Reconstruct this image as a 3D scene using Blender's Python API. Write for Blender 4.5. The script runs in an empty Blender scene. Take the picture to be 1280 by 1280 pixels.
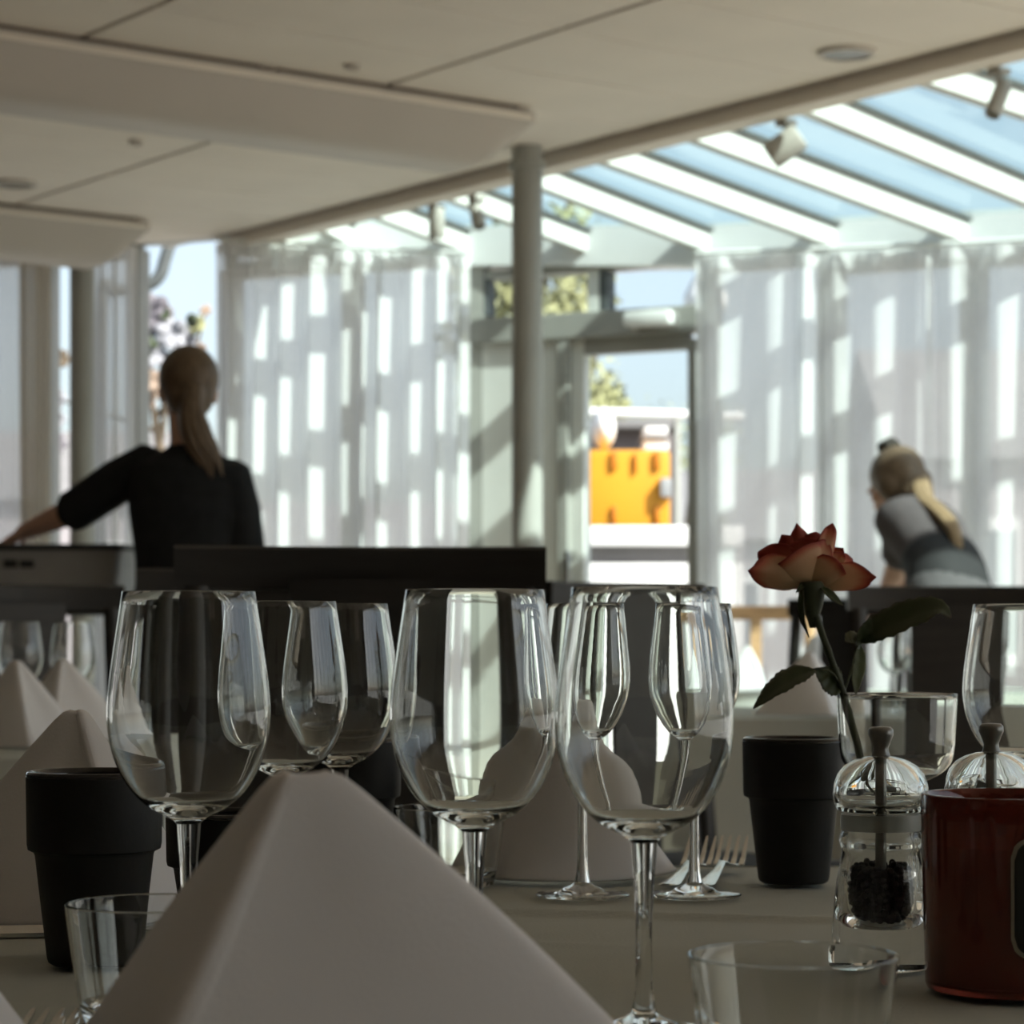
import bpy, bmesh, math, random
from mathutils import Vector, Matrix, noise as mnoise

PI = math.pi
SC = bpy.context.scene
COL = SC.collection

# ------------------------------------------------------------------ camera
FPX, HOR, EYE = 3100.0, 793.0, 0.93          # focal length in pixels, horizon row, eye height
cam = bpy.data.cameras.new('camera')
cam.sensor_width = 36.0
cam.lens = FPX / 1280.0 * 36.0
cam.shift_y = (HOR - 640.0) / 1280.0
cam.clip_start = 0.05
cam.clip_end = 500
cam.dof.use_dof = True
cam.dof.focus_distance = 1.50
cam.dof.aperture_fstop = 16.0
camo = bpy.data.objects.new('camera', cam)
camo.location = (0, 0, EYE)
camo.rotation_euler = (PI / 2, 0, 0)
COL.objects.link(camo)
SC.camera = camo

# ------------------------------------------------------------------ world, sun, exposure
SUN_D = Vector((-0.63, 0.56, -0.765)).normalized()      # the way sunlight travels
w = bpy.data.worlds.new('world')
SC.world = w
w.use_nodes = True
wn = w.node_tree
wn.nodes.clear()
wo = wn.nodes.new('ShaderNodeOutputWorld')
wb = wn.nodes.new('ShaderNodeBackground')
ws = wn.nodes.new('ShaderNodeTexSky')
ws.sky_type = 'NISHITA'
ws.sun_disc = False
ws.sun_elevation = math.asin(-SUN_D.z)
ws.sun_rotation = math.atan2(-SUN_D.x, -SUN_D.y)
ws.air_density = 1.0
ws.dust_density = 2.5
ws.ozone_density = 1.0
wb.inputs['Strength'].default_value = 0.20
wh = wn.nodes.new('ShaderNodeHueSaturation')        # thin summer haze: a paler blue all over
wh.inputs['Saturation'].default_value = 0.60
wn.links.new(ws.outputs[0], wh.inputs['Color'])
wn.links.new(wh.outputs[0], wb.inputs[0])
wn.links.new(wb.outputs[0], wo.inputs[0])

sl = bpy.data.lights.new('sun', 'SUN')
sl.energy = 8.5
sl.angle = math.radians(0.9)
sl.color = (1.0, 0.95, 0.87)
so = bpy.data.objects.new('sun', sl)
so.rotation_euler = (-SUN_D).to_track_quat('Z', 'Y').to_euler()
so.location = (6, -6, 9)
COL.objects.link(so)

SC.view_settings.view_transform = 'Standard'
SC.view_settings.look = 'None'
SC.view_settings.gamma = 1.0
SC.view_settings.use_curve_mapping = False
SC.view_settings.exposure = 0.36
cy = SC.cycles
cy.max_bounces = 24
cy.diffuse_bounces = 6
cy.glossy_bounces = 8
cy.transmission_bounces = 20
cy.transparent_max_bounces = 24
cy.sample_clamp_indirect = 6.0
cy.caustics_reflective = False
cy.blur_glossy = 0.5


# ------------------------------------------------------------------ helpers
def P(px, py, Y):
    """point at depth Y that the photograph shows at (px, py)"""
    return Vector(((px - 640) / FPX * Y, Y, EYE - (py - HOR) / FPX * Y))


def PX(px, Y):
    return (px - 640) / FPX * Y


def lerp(a, b, t):
    return a + (b - a) * t


def interp(tab, x):
    if x <= tab[0][0]:
        return tab[0][1]
    for (x0, y0), (x1, y1) in zip(tab, tab[1:]):
        if x <= x1:
            return lerp(y0, y1, (x - x0) / (x1 - x0))
    return tab[-1][1]


def catmull(pts, n):
    pts = [Vector(p) for p in pts]
    q = [pts[0] * 2 - pts[1]] + pts + [pts[-1] * 2 - pts[-2]]
    out = []
    m = len(pts) - 1
    for k in range(n + 1):
        s = k / n * m
        i = min(int(s), m - 1)
        t = s - i
        a, b, c, d = q[i], q[i + 1], q[i + 2], q[i + 3]
        out.append(0.5 * ((2 * b) + (c - a) * t + (2 * a - 5 * b + 4 * c - d) * t * t + (3 * b - a - 3 * c + d) * t ** 3))
    return out


class MB:
    """collects shapes that become one mesh"""

    def __init__(self):
        self.v, self.f, self.col = [], [], None

    def add(self, vs, fs):
        o = len(self.v)
        self.v += [Vector(p) for p in vs]
        self.f += [tuple(i + o for i in f) for f in fs]
        return self

    def box(self, c, size, rz=0.0, M=None, bev=0.0):
        x, y, z = size[0] / 2, size[1] / 2, size[2] / 2
        if bev > 0:
            bm = bmesh.new()
            bmesh.ops.create_cube(bm, size=1.0)
            for v in bm.verts:
                v.co = Vector((v.co.x * size[0], v.co.y * size[1], v.co.z * size[2]))
            bmesh.ops.bevel(bm, geom=bm.edges[:], offset=bev, segments=2, affect='EDGES', profile=0.6)
            vs = [v.co.copy() for v in bm.verts]
            bm.verts.index_update()
            fs = [tuple(v.index for v in f.verts) for f in bm.faces]
            bm.free()
        else:
            vs = [Vector((sx * x, sy * y, sz * z)) for sz in (-1, 1) for sx, sy in ((-1, -1), (1, -1), (1, 1), (-1, 1))]
            fs = [(3, 2, 1, 0), (4, 5, 6, 7), (0, 1, 5, 4), (1, 2, 6, 5), (2, 3, 7, 6), (3, 0, 4, 7)]
        R = M if M is not None else Matrix.Rotation(rz, 3, 'Z')
        return self.add([R @ p + Vector(c) for p in vs], fs)

    def beam(self, a, b, wdt, hgt, bev=0.0, up=Vector((0, 0, 1))):
        """box from a to b; a and b are the middle of its ends"""
        a, b = Vector(a), Vector(b)
        d = (b - a)
        L = d.length
        d.normalize()
        s = d.cross(up)
        s.normalize()
        u = s.cross(d)
        M = Matrix((s, d, u)).transposed()
        return self.box((a + b) / 2, (wdt, L, hgt), M=M, bev=bev)

    def rings(self, rings, closed_ring=True, cap0=True, cap1=True):
        n = len(rings[0])
        vs = [p for r in rings for p in r]
        fs = []
        for i in range(len(rings) - 1):
            for j in range(n if closed_ring else n - 1):
                k = (j + 1) % n
                fs.append((i * n + j, i * n + k, (i + 1) * n + k, (i + 1) * n + j))
        if cap0 and closed_ring:
            fs.append(tuple(reversed(range(n))))
        if cap1 and closed_ring:
            fs.append(tuple((len(rings) - 1) * n + j for j in range(n)))
        return self.add(vs, fs)

    def lathe(self, prof, n=40, c=(0, 0, 0)):
        """prof: (r, z) from start to end; r == 0 closes to a point"""
        c = Vector(c)
        o = len(self.v)
        idx = []
        for r, z in prof:
            if r <= 1e-6:
                self.v.append(c + Vector((0, 0, z)))
                idx.append([len(self.v) - 1])
            else:
                row = []
                for j in range(n):
                    a = 2 * PI * j / n
                    self.v.append(c + Vector((r * math.cos(a), r * math.sin(a), z)))
                    row.append(len(self.v) - 1)
                idx.append(row)
        for r0, r1 in zip(idx, idx[1:]):
            for j in range(n):
                k = (j + 1) % n
                if len(r0) == 1 and len(r1) == 1:
                    continue
                if len(r0) == 1:
                    self.f.append((r0[0], r1[j], r1[k]))
                elif len(r1) == 1:
                    self.f.append((r0[j], r1[0], r0[k]))
                else:
                    self.f.append((r0[j], r1[j], r1[k], r0[k]))
        return self

    def tube(self, path, rad, n=10, caps=True, ell=1.0, side=None):
        path = [Vector(p) for p in path]
        if not isinstance(rad, (list, tuple)):
            rad = [rad] * len(path)
        rings = []
        prev = None
        for i, p in enumerate(path):
            d = path[min(i + 1, len(path) - 1)] - path[max(i - 1, 0)]
            d.normalize()
            ref = side if side is not None else (prev if prev is not None else (Vector((1, 0, 0)) if abs(d.x) < 0.9 else Vector((0, 1, 0))))
            s = ref - d * ref.dot(d)
            s.normalize()
            prev = s
            u = d.cross(s)
            r = rad[i]
            rx, ry = r if isinstance(r, tuple) else (r, r * ell)
            rings.append([p + s * (rx * math.cos(2 * PI * j / n)) + u * (ry * math.sin(2 * PI * j / n)) for j in range(n)])
        return self.rings(rings, cap0=caps, cap1=caps)

    def ball(self, c, r, nu=12, nv=8, M=None):
        if not isinstance(r, (tuple, list)):
            r = (r, r, r)
        c = Vector(c)
        o = len(self.v)
        for i in range(nv + 1):
            th = PI * i / nv
            for j in range(nu if 0 < i < nv else 1):
                a = 2 * PI * j / nu
                p = Vector((r[0] * math.sin(th) * math.cos(a), r[1] * math.sin(th) * math.sin(a), r[2] * math.cos(th)))
                self.v.append(c + (M @ p if M is not None else p))
        def ix(i, j):
            if i == 0:
                return o
            if i == nv:
                return o + 1 + (nv - 1) * nu
            return o + 1 + (i - 1) * nu + j % nu
        for i in range(nv):
            for j in range(nu):
                if i == 0:
                    self.f.append((ix(0, 0), ix(1, j), ix(1, j + 1)))
                elif i == nv - 1:
                    self.f.append((ix(i, j), ix(nv, 0), ix(i, j + 1)))
                else:
                    self.f.append((ix(i, j), ix(i + 1, j), ix(i + 1, j + 1), ix(i, j + 1)))
        return self

    def capsule(self, a, b, ra, rb, n=14):
        a, b = Vector(a), Vector(b)
        d = (b - a)
        L = d.length
        d = d / L if L > 1e-6 else Vector((0, 0, 1))
        path, rad = [], []
        for k in range(5):
            t = PI / 2 * k / 4
            path.append(a - d * ra * math.cos(t)); rad.append(max(ra * math.sin(t), 0.0004))
        for k in range(5):
            t = PI / 2 * k / 4
            path.append(b + d * rb * math.sin(t)); rad.append(max(rb * math.cos(t), 0.0004))
        return self.tube(path, rad, n)

    def grid(self, fn, nu, nv):
        """fn(u, v) -> point, u and v in 0..1"""
        vs = [fn(i / nu, j / nv) for j in range(nv + 1) for i in range(nu + 1)]
        fs = [(j * (nu + 1) + i, j * (nu + 1) + i + 1, (j + 1) * (nu + 1) + i + 1, (j + 1) * (nu + 1) + i)
              for j in range(nv) for i in range(nu)]
        return self.add(vs, fs)

    def mesh(self, name, smooth=True, ang=40, fix=True):
        me = bpy.data.meshes.new(name)
        me.from_pydata([tuple(p) for p in self.v], [], self.f)
        if fix:
            bm = bmesh.new()
            bm.from_mesh(me)
            bmesh.ops.recalc_face_normals(bm, faces=bm.faces[:])
            bm.to_mesh(me)
            bm.free()
        if smooth:
            for p in me.polygons:
                p.use_smooth = True
            try:
                me.set_sharp_from_angle(angle=math.radians(ang))
            except Exception:
                pass
        me.update()
        return me

    def build(self, name, material, parent=None, smooth=True, ang=40, loc=(0, 0, 0), rz=0, fix=True):
        me = self.mesh(name, smooth, ang, fix)
        me.materials.append(material)
        return link(name, me, parent, loc, rz)


def link(name, data, parent=None, loc=(0, 0, 0), rz=0):
    o = bpy.data.objects.new(name, data)
    COL.objects.link(o)
    o.location = loc
    o.rotation_euler = (0, 0, rz)
    if parent is not None:
        o.parent = parent
    return o


def tag(o, label, cat, group=None):
    o['label'] = label
    o['category'] = cat
    if group:
        o['group'] = group
    return o


def thing(name, label, cat, loc=(0, 0, 0), rz=0, group=None):
    return tag(link(name, None, None, loc, rz), label, cat, group)


def struct(o, label=None):
    o['kind'] = 'structure'
    if label:
        o['label'] = label
    return o


def copy_tree(o, parent=None, skip=()):
    c = o.copy()
    COL.objects.link(c)
    c.parent = parent
    for ch in list(o.children):
        if ch.name.split('.')[0] not in skip:
            copy_tree(ch, c, skip)
    return c


def modded(mb, name, mods, material, parent=None, loc=(0, 0, 0), rz=0):
    """mesh after its modifiers, linked as an object"""
    me = mb.mesh(name, True, 180)
    t = bpy.data.objects.new('tmp', me)
    COL.objects.link(t)
    for kind, kw in mods:
        m = t.modifiers.new(kind, kind)
        for k, v in kw.items():
            setattr(m, k, v)
    dg = bpy.context.evaluated_depsgraph_get()
    dg.update()
    out = bpy.data.meshes.new_from_object(t.evaluated_get(dg))
    out.name = name
    bpy.data.objects.remove(t)
    bpy.data.meshes.remove(me)
    for p in out.polygons:
        p.use_smooth = True
    out.materials.clear()
    out.materials.append(material)
    return link(name, out, parent, loc, rz)


# ------------------------------------------------------------------ materials
def mat(name, col, rough=0.5, metal=0.0, spec=0.5, var=0.08, scale=18.0, bump=0.0, bscale=None, trans=0.0, ior=1.45, coat=0.0, stretch=(1, 1, 1), sub=0.0):
    m = bpy.data.materials.new(name)
    m.use_nodes = True
    nt = m.node_tree
    b = nt.nodes['Principled BSDF']
    b.inputs['Roughness'].default_value = rough
    b.inputs['Metallic'].default_value = metal
    b.inputs['Specular IOR Level'].default_value = spec
    b.inputs['IOR'].default_value = ior
    b.inputs['Transmission Weight'].default_value = trans
    b.inputs['Coat Weight'].default_value = coat
    b.inputs['Base Color'].default_value = (*col, 1)
    if var > 0 or bump > 0:
        tc = nt.nodes.new('ShaderNodeTexCoord')
        mp = nt.nodes.new('ShaderNodeMapping')
        mp.inputs['Scale'].default_value = stretch
        nt.links.new(tc.outputs['Object'], mp.inputs[0])
        nz = nt.nodes.new('ShaderNodeTexNoise')
        nz.inputs['Scale'].default_value = scale
        nz.inputs['Detail'].default_value = 5
        nt.links.new(mp.outputs[0], nz.inputs['Vector'])
        if var > 0:
            r = nt.nodes.new('ShaderNodeValToRGB')
            r.color_ramp.elements[0].position = 0.3
            r.color_ramp.elements[1].position = 0.7
            r.color_ramp.elements[0].color = (*[c * (1 - var) for c in col], 1)
            r.color_ramp.elements[1].color = (*[min(1, c * (1 + var)) for c in col], 1)
            nt.links.new(nz.outputs['Fac'], r.inputs[0])
            nt.links.new(r.outputs[0], b.inputs['Base Color'])
        if bump > 0:
            n2 = nz
            if bscale:
                n2 = nt.nodes.new('ShaderNodeTexNoise')
                n2.inputs['Scale'].default_value = bscale
                n2.inputs['Detail'].default_value = 3
                nt.links.new(mp.outputs[0], n2.inputs['Vector'])
            bp = nt.nodes.new('ShaderNodeBump')
            bp.inputs['Strength'].default_value = bump
            bp.inputs['Distance'].default_value = 0.004
            nt.links.new(n2.outputs['Fac'], bp.inputs['Height'])
            nt.links.new(bp.outputs[0], b.inputs['Normal'])
    return m


def glassmat(name, col=(1, 1, 1), ior=1.5, rough=0.0):
    m = bpy.data.materials.new(name)
    m.use_nodes = True
    nt = m.node_tree
    nt.nodes.clear()
    o = nt.nodes.new('ShaderNodeOutputMaterial')
    g = nt.nodes.new('ShaderNodeBsdfGlass')
    g.inputs['Color'].default_value = (*col, 1)
    g.inputs['IOR'].default_value = ior
    g.inputs['Roughness'].default_value = rough
    nt.links.new(g.outputs[0], o.inputs[0])
    return m


def panemat(name, tint, refl=1.0):
    """window pane: passes light straight, mirrors a little by the angle"""
    m = bpy.data.materials.new(name)
    m.use_nodes = True
    nt = m.node_tree
    nt.nodes.clear()
    o = nt.nodes.new('ShaderNodeOutputMaterial')
    t = nt.nodes.new('ShaderNodeBsdfTransparent')
    t.inputs[0].default_value = (*tint, 1)
    g = nt.nodes.new('ShaderNodeBsdfGlossy')
    g.inputs['Roughness'].default_value = 0.02
    lw = nt.nodes.new('ShaderNodeLayerWeight')
    lw.inputs[0].default_value = 0.5
    pw = nt.nodes.new('ShaderNodeMath'); pw.operation = 'POWER'; pw.inputs[1].default_value = 5.0
    f = nt.nodes.new('ShaderNodeMath'); f.operation = 'MULTIPLY_ADD'; f.inputs[1].default_value = 0.7 * refl; f.inputs[2].default_value = 0.04
    nt.links.new(lw.outputs['Facing'], pw.inputs[0])
    nt.links.new(pw.outputs[0], f.inputs[0])
    x = nt.nodes.new('ShaderNodeMixShader')
    nt.links.new(f.outputs[0], x.inputs[0])
    nt.links.new(t.outputs[0], x.inputs[1])
    nt.links.new(g.outputs[0], x.inputs[2])
    nt.links.new(x.outputs[0], o.inputs[0])
    return m


def sheermat(name, col, see, trl):
    m = bpy.data.materials.new(name)
    m.use_nodes = True
    nt = m.node_tree
    nt.nodes.clear()
    o = nt.nodes.new('ShaderNodeOutputMaterial')
    d = nt.nodes.new('ShaderNodeBsdfDiffuse'); d.inputs[0].default_value = (*col, 1)
    l = nt.nodes.new('ShaderNodeBsdfTranslucent'); l.inputs[0].default_value = (*col, 1)
    a = nt.nodes.new('ShaderNodeMixShader'); a.inputs[0].default_value = trl
    t = nt.nodes.new('ShaderNodeBsdfTransparent')
    b = nt.nodes.new('ShaderNodeMixShader')
    nz = nt.nodes.new('ShaderNodeTexNoise'); nz.inputs['Scale'].default_value = 60
    tc = nt.nodes.new('ShaderNodeTexCoord')
    mr = nt.nodes.new('ShaderNodeMapRange')
    mr.inputs['To Min'].default_value = see - 0.05
    mr.inputs['To Max'].default_value = see + 0.05
    nt.links.new(tc.outputs['Object'], nz.inputs['Vector'])
    nt.links.new(nz.outputs['Fac'], mr.inputs['Value'])
    nt.links.new(mr.outputs[0], b.inputs[0])
    nt.links.new(d.outputs[0], a.inputs[1]); nt.links.new(l.outputs[0], a.inputs[2])
    nt.links.new(a.outputs[0], b.inputs[1]); nt.links.new(t.outputs[0], b.inputs[2])
    nt.links.new(b.outputs[0], o.inputs[0])
    return m


def rampattr(name, stops, rough=0.6, trl=0.25, attr='tint'):
    """colour that follows a pigment value stored on the mesh, a little translucent"""
    m = bpy.data.materials.new(name)
    m.use_nodes = True
    nt = m.node_tree
    b = nt.nodes['Principled BSDF']
    b.inputs['Roughness'].default_value = rough
    a = nt.nodes.new('ShaderNodeAttribute'); a.attribute_name = attr
    r = nt.nodes.new('ShaderNodeValToRGB')
    el = r.color_ramp.elements
    el[0].position, el[0].color = stops[0][0], (*stops[0][1], 1)
    el[1].position, el[1].color = stops[-1][0], (*stops[-1][1], 1)
    for p, c in stops[1:-1]:
        e = el.new(p); e.color = (*c, 1)
    nt.links.new(a.outputs['Fac'], r.inputs[0])
    nt.links.new(r.outputs[0], b.inputs['Base Color'])
    t = nt.nodes.new('ShaderNodeBsdfTranslucent')
    nt.links.new(r.outputs[0], t.inputs[0])
    x = nt.nodes.new('ShaderNodeMixShader'); x.inputs[0].default_value = trl
    o = nt.nodes['Material Output']
    nt.links.new(b.outputs[0], x.inputs[1]); nt.links.new(t.outputs[0], x.inputs[2])
    nt.links.new(x.outputs[0], o.inputs[0])
    return m


M = dict(
    ceil=mat('ceiling_panel', (0.90, 0.83, 0.75), 0.9, spec=0.2, var=0.03, scale=3),
    ceil_void=mat('ceiling_joint', (0.16, 0.13, 0.11), 0.9, var=0.05),
    baffle=mat('duct_shade_tone', (0.60, 0.55, 0.50), 0.6, spec=0.3, var=0.02, scale=4),  # ceiling white darkened: shade of the duct's turned-away face is put into the colour
    wall=mat('interior_wall', (0.12, 0.115, 0.105), 0.9, var=0.05, scale=3),
    floor=mat('floor_wood', (0.64, 0.54, 0.43), 0.45, var=0.25, scale=5, stretch=(1, 8, 1)),
    white=mat('white_paint', (0.84, 0.85, 0.83), 0.5, spec=0.3, var=0.02, scale=6),
    rafter=mat('rafter_paint', (0.64, 0.64, 0.61), 0.5, spec=0.3, var=0.02, scale=6),
    panel=mat('facade_panel', (0.74, 0.75, 0.71), 0.6, spec=0.3, var=0.03, scale=5),
    frame=mat('grey_frame', (0.37, 0.37, 0.34), 0.5, spec=0.4, var=0.04, scale=9),
    darkframe=mat('dark_gasket', (0.09, 0.10, 0.10), 0.6, var=0.1),
    pole=mat('pole_paint', (0.40, 0.40, 0.37), 0.5, spec=0.4, var=0.03, scale=7),
    pane=panemat('window_glass', (0.93, 0.97, 0.98)),
    roofpane=panemat('roof_glass', (0.66, 0.82, 0.81)),
    sheer=sheermat('sheer_fabric', (0.88, 0.88, 0.88), 0.22, 0.45),
    drape=sheermat('beige_drape', (0.66, 0.60, 0.50), 0.04, 0.35),
    spot=mat('spotlight_grey', (0.42, 0.40, 0.36), 0.5, var=0.05),
    lens=mat('spotlight_lens', (0.25, 0.24, 0.22), 0.2, var=0.05),
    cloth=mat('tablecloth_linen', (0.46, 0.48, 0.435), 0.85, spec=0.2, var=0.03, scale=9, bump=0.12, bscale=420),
    napkin=mat('napkin_linen', (0.74, 0.735, 0.74), 0.8, spec=0.2, var=0.02, scale=12, bump=0.08, bscale=500),
    chair=mat('chair_black_wood', (0.020, 0.018, 0.016), 0.42, spec=0.4, var=0.3, scale=6, stretch=(1, 1, 9)),
    wood=mat('chair_light_wood', (0.55, 0.34, 0.18), 0.5, var=0.2, scale=8, stretch=(1, 1, 9)),
    leg=mat('table_leg', (0.05, 0.045, 0.04), 0.5, var=0.1),
    black=mat('black_ceramic', (0.014, 0.014, 0.013), 0.55, spec=0.35, var=0.12, scale=60, bump=0.05, bscale=300),
    blackgloss=mat('black_glaze', (0.012, 0.012, 0.012), 0.12, spec=0.6, var=0.1),
    glass=glassmat('clear_glass', (0.985, 0.99, 0.985), 1.48),
    acryl=glassmat('clear_acrylic', (0.97, 0.975, 0.97), 1.46),
    red=mat('red_glass', (0.24, 0.042, 0.024), 0.08, spec=0.5, var=0.2, scale=22, trans=0.5, ior=1.45),
    wax=mat('red_wax', (0.16, 0.018, 0.012), 0.5, var=0.15, scale=20),
    wick=mat('wick', (0.04, 0.035, 0.03), 0.9, var=0.1),
    label=mat('candle_label', (0.022, 0.024, 0.020), 0.45, var=0.15, scale=30),
    labeledge=mat('label_border', (0.42, 0.40, 0.33), 0.5, var=0.1),
    steel=mat('cutlery_steel', (0.62, 0.61, 0.57), 0.22, metal=1.0, var=0.05, scale=40),
    knob=mat('mill_metal', (0.20, 0.20, 0.185), 0.3, metal=0.6, var=0.05),
    ring=mat('mill_ring', (0.55, 0.56, 0.52), 0.35, var=0.05, trans=0.75),
    pepper=mat('peppercorn', (0.018, 0.015, 0.012), 0.7, var=0.4, scale=300),
    stem=mat('rose_stem', (0.050, 0.060, 0.030), 0.6, var=0.2, scale=60),
    leaf=rampattr('rose_leaf', [(0, (0.050, 0.072, 0.028)), (0.8, (0.060, 0.075, 0.035)), (1, (0.075, 0.05, 0.03))], 0.5, 0.22),
    paleleaf=rampattr('pale_leaf', [(0, (0.22, 0.26, 0.16)), (1, (0.26, 0.28, 0.18))], 0.5, 0.5),
    petal=rampattr('rose_petal', [(0, (0.82, 0.60, 0.36)), (0.62, (0.82, 0.52, 0.31)), (0.86, (0.68, 0.20, 0.12)), (1, (0.36, 0.04, 0.035))], 0.6, 0.30),
    petalred=rampattr('rose_petal_red', [(0, (0.74, 0.36, 0.20)), (0.45, (0.62, 0.16, 0.09)), (1, (0.36, 0.04, 0.03))], 0.6, 0.30),
    skin=mat('skin', (0.56, 0.34, 0.25), 0.55, var=0.08, scale=12),
    hair=mat('dark_blonde_hair', (0.125, 0.085, 0.052), 0.5, var=0.35, scale=14, stretch=(9, 9, 1)),
    hairpale=mat('pale_blonde_hair', (0.26, 0.18, 0.10), 0.5, var=0.3, scale=14, stretch=(9, 9, 1)),
    eye=mat('eye_white', (0.7, 0.7, 0.68), 0.3, var=0.02),
    iris=mat('iris', (0.08, 0.07, 0.05), 0.3, var=0.1),
    lip=mat('lip', (0.45, 0.18, 0.15), 0.5, var=0.05),
    shirtblack=mat('black_jersey', (0.016, 0.017, 0.018), 0.85, spec=0.2, var=0.2, scale=30, bump=0.1, bscale=500),
    shirtgrey=mat('grey_jersey', (0.090, 0.078, 0.080), 0.85, spec=0.2, var=0.12, scale=18, bump=0.1, bscale=500),
    apron=mat('black_apron', (0.018, 0.018, 0.019), 0.8, var=0.2, scale=20),
    trousers=mat('grey_trousers', (0.085, 0.08, 0.083), 0.85, var=0.1, scale=25),
    shoe=mat('black_shoe', (0.02, 0.02, 0.02), 0.5, var=0.1),
    tub=mat('grey_tub_plastic', (0.30, 0.30, 0.30), 0.5, var=0.05, scale=20),
    tubdark=mat('tub_rim', (0.03, 0.03, 0.03), 0.5, var=0.1),
    paving=mat('outdoor_paving', (0.34, 0.33, 0.31), 0.9, var=0.12, scale=2),
    parapet=mat('white_parapet', (0.82, 0.80, 0.78), 0.8, var=0.03, scale=3),
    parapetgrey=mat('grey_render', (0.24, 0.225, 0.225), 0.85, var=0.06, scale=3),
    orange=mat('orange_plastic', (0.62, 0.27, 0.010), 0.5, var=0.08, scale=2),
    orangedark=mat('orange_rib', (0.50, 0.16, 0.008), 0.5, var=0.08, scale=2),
    foliage=mat('foliage', (0.34, 0.34, 0.17), 0.7, var=0.4, scale=3),
    bark=mat('bark', (0.12, 0.09, 0.06), 0.9, var=0.3, scale=12),
    blossom=mat('white_blossom', (0.33, 0.33, 0.36), 0.7, var=0.06, scale=8),
    blossom2=mat('lilac_blossom', (0.17, 0.155, 0.175), 0.7, var=0.12, scale=8),
    blossom3=mat('peach_blossom', (0.34, 0.25, 0.19), 0.7, var=0.1, scale=8),
    house=mat('house_render', (0.34, 0.31, 0.32), 0.9, var=0.05, scale=1),
    house2=mat('house_brick', (0.15, 0.125, 0.125), 0.9, var=0.1, scale=2),
    roof=mat('roof_tiles', (0.22, 0.21, 0.21), 0.9, var=0.1, scale=3),
    roofred=mat('roof_red', (0.50, 0.25, 0.15), 0.9, var=0.1, scale=3),
    farglass=mat('far_window', (0.10, 0.12, 0.14), 0.15, var=0.1),
    parasol=mat('white_canvas', (0.86, 0.86, 0.85), 0.8, var=0.02),
)

# ------------------------------------------------------------------ plan of the room
U = Vector((-0.595, 0.804, 0))           # along the ceiling edge
V = Vector((0.804, 0.595, 0))            # across it, towards the glass roof
F0 = Vector((0.111, 8.63, 0))            # a point under the ceiling edge
CZ = 2.60                                # ceiling height


def uv(u, v, z=0.0):
    return U * u + V * v + Vector((0, 0, z))


def fpt(px, Y):
    return Vector((PX(px, Y), Y, 0))


E0, ED = Vector((-0.139, 10.04, 0)), Vector((1.84, -0.94, 0))


def fac(px):
    """point of the right-hand glass front seen in column px"""
    k = (px - 640) / FPX
    t = (k * E0.y - E0.x) / (ED.x - k * ED.y)
    return E0 + ED * t


def facz(px):
    return interp([(0, 2.60), (290, 2.565), (597, 2.455), (888, 2.385), (1218, 2.35), (1400, 2.34)], px)


A_ = fpt(-70, 10.95); B_ = fpt(60, 10.85); C_ = fpt(172, 10.65); D_ = fpt(290, 10.45)
E_ = fac(600); G_ = fac(888); I_ = fac(1218); J_ = fac(1400)
K_ = Vector((3.2, 8.05, 0)); L_ = Vector((4.3, 6.6, 0)); M_ = Vector((5.0, 4.5, 0)); N_ = Vector((5.0, 2.0, 0))

# floor
struct(MB().add([(-5.2, -3.2, 0), (5.2, -3.2, 0), (5.2, 4.5, 0), (4.4, 6.7, 0), (3.25, 8.15, 0), (2.2, 8.98, 0), (0, 10.2, 0), (-1.2, 10.6, 0), (-5.2, 11.2, 0),
                 (-5.2, -3.2, -.1), (5.2, -3.2, -.1), (5.2, 4.5, -.1), (4.4, 6.7, -.1), (3.25, 8.15, -.1), (2.2, 8.98, -.1), (0, 10.2, -.1), (-1.2, 10.6, -.1), (-5.2, 11.2, -.1)],
                [tuple(range(9)), tuple(range(17, 8, -1))] + [(i, i + 9, (i + 1) % 9 + 9, (i + 1) % 9) for i in range(9)]).build('floor', M['floor'], smooth=False),
       'dark wooden restaurant floor')

# walls behind and beside the camera
struct(MB().box((0, -3.1, 1.4), (10.4, .2, 2.8)).build('wall_back', M['wall'], smooth=False), 'plain wall behind the tables')
struct(MB().box((-5.1, 3.95, 1.4), (.2, 14.3, 2.8)).build('wall_left', M['wall'], smooth=False), 'plain wall on the left side')
struct(MB().box((5.1, -2.1, 1.4), (.2, 1.8, 2.8)).build('wall_right', M['wall'], smooth=False), 'plain wall piece on the right side')

# ceiling: slab plus the panels in view
cpoly = [Vector((-5.2, -3.2, 0)), Vector((5.2, -3.2, 0)), Vector((5.2, 1.76, 0)), F0 + U * 2.2, Vector((-1.35, 10.5, 0)), Vector((-1.7, 10.72, 0)), Vector((-2.4, 10.9, 0)), Vector((-5.2, 11.2, 0))]
n = len(cpoly)
ceil = MB().add([p + Vector((0, 0, CZ + .014)) for p in cpoly] + [p + Vector((0, 0, CZ + .3)) for p in cpoly],
                [tuple(range(n - 1, -1, -1)), tuple(range(n, 2 * n))] + [(i, (i + 1) % n, (i + 1) % n + n, i + n) for i in range(n)]).build('ceiling', M['ceil_void'], smooth=False)
struct(ceil, 'off-white panelled ceiling with dark joints')
pw, pu = 1.02, 0.45
pan = MB().box((0, 0, 0), (pu - .006, pw - .022, .012), M=Matrix((U, V, Vector((0, 0, 1)))).transposed()).mesh('ceiling_panel', False)
pan.materials.append(M['ceil'])
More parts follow.
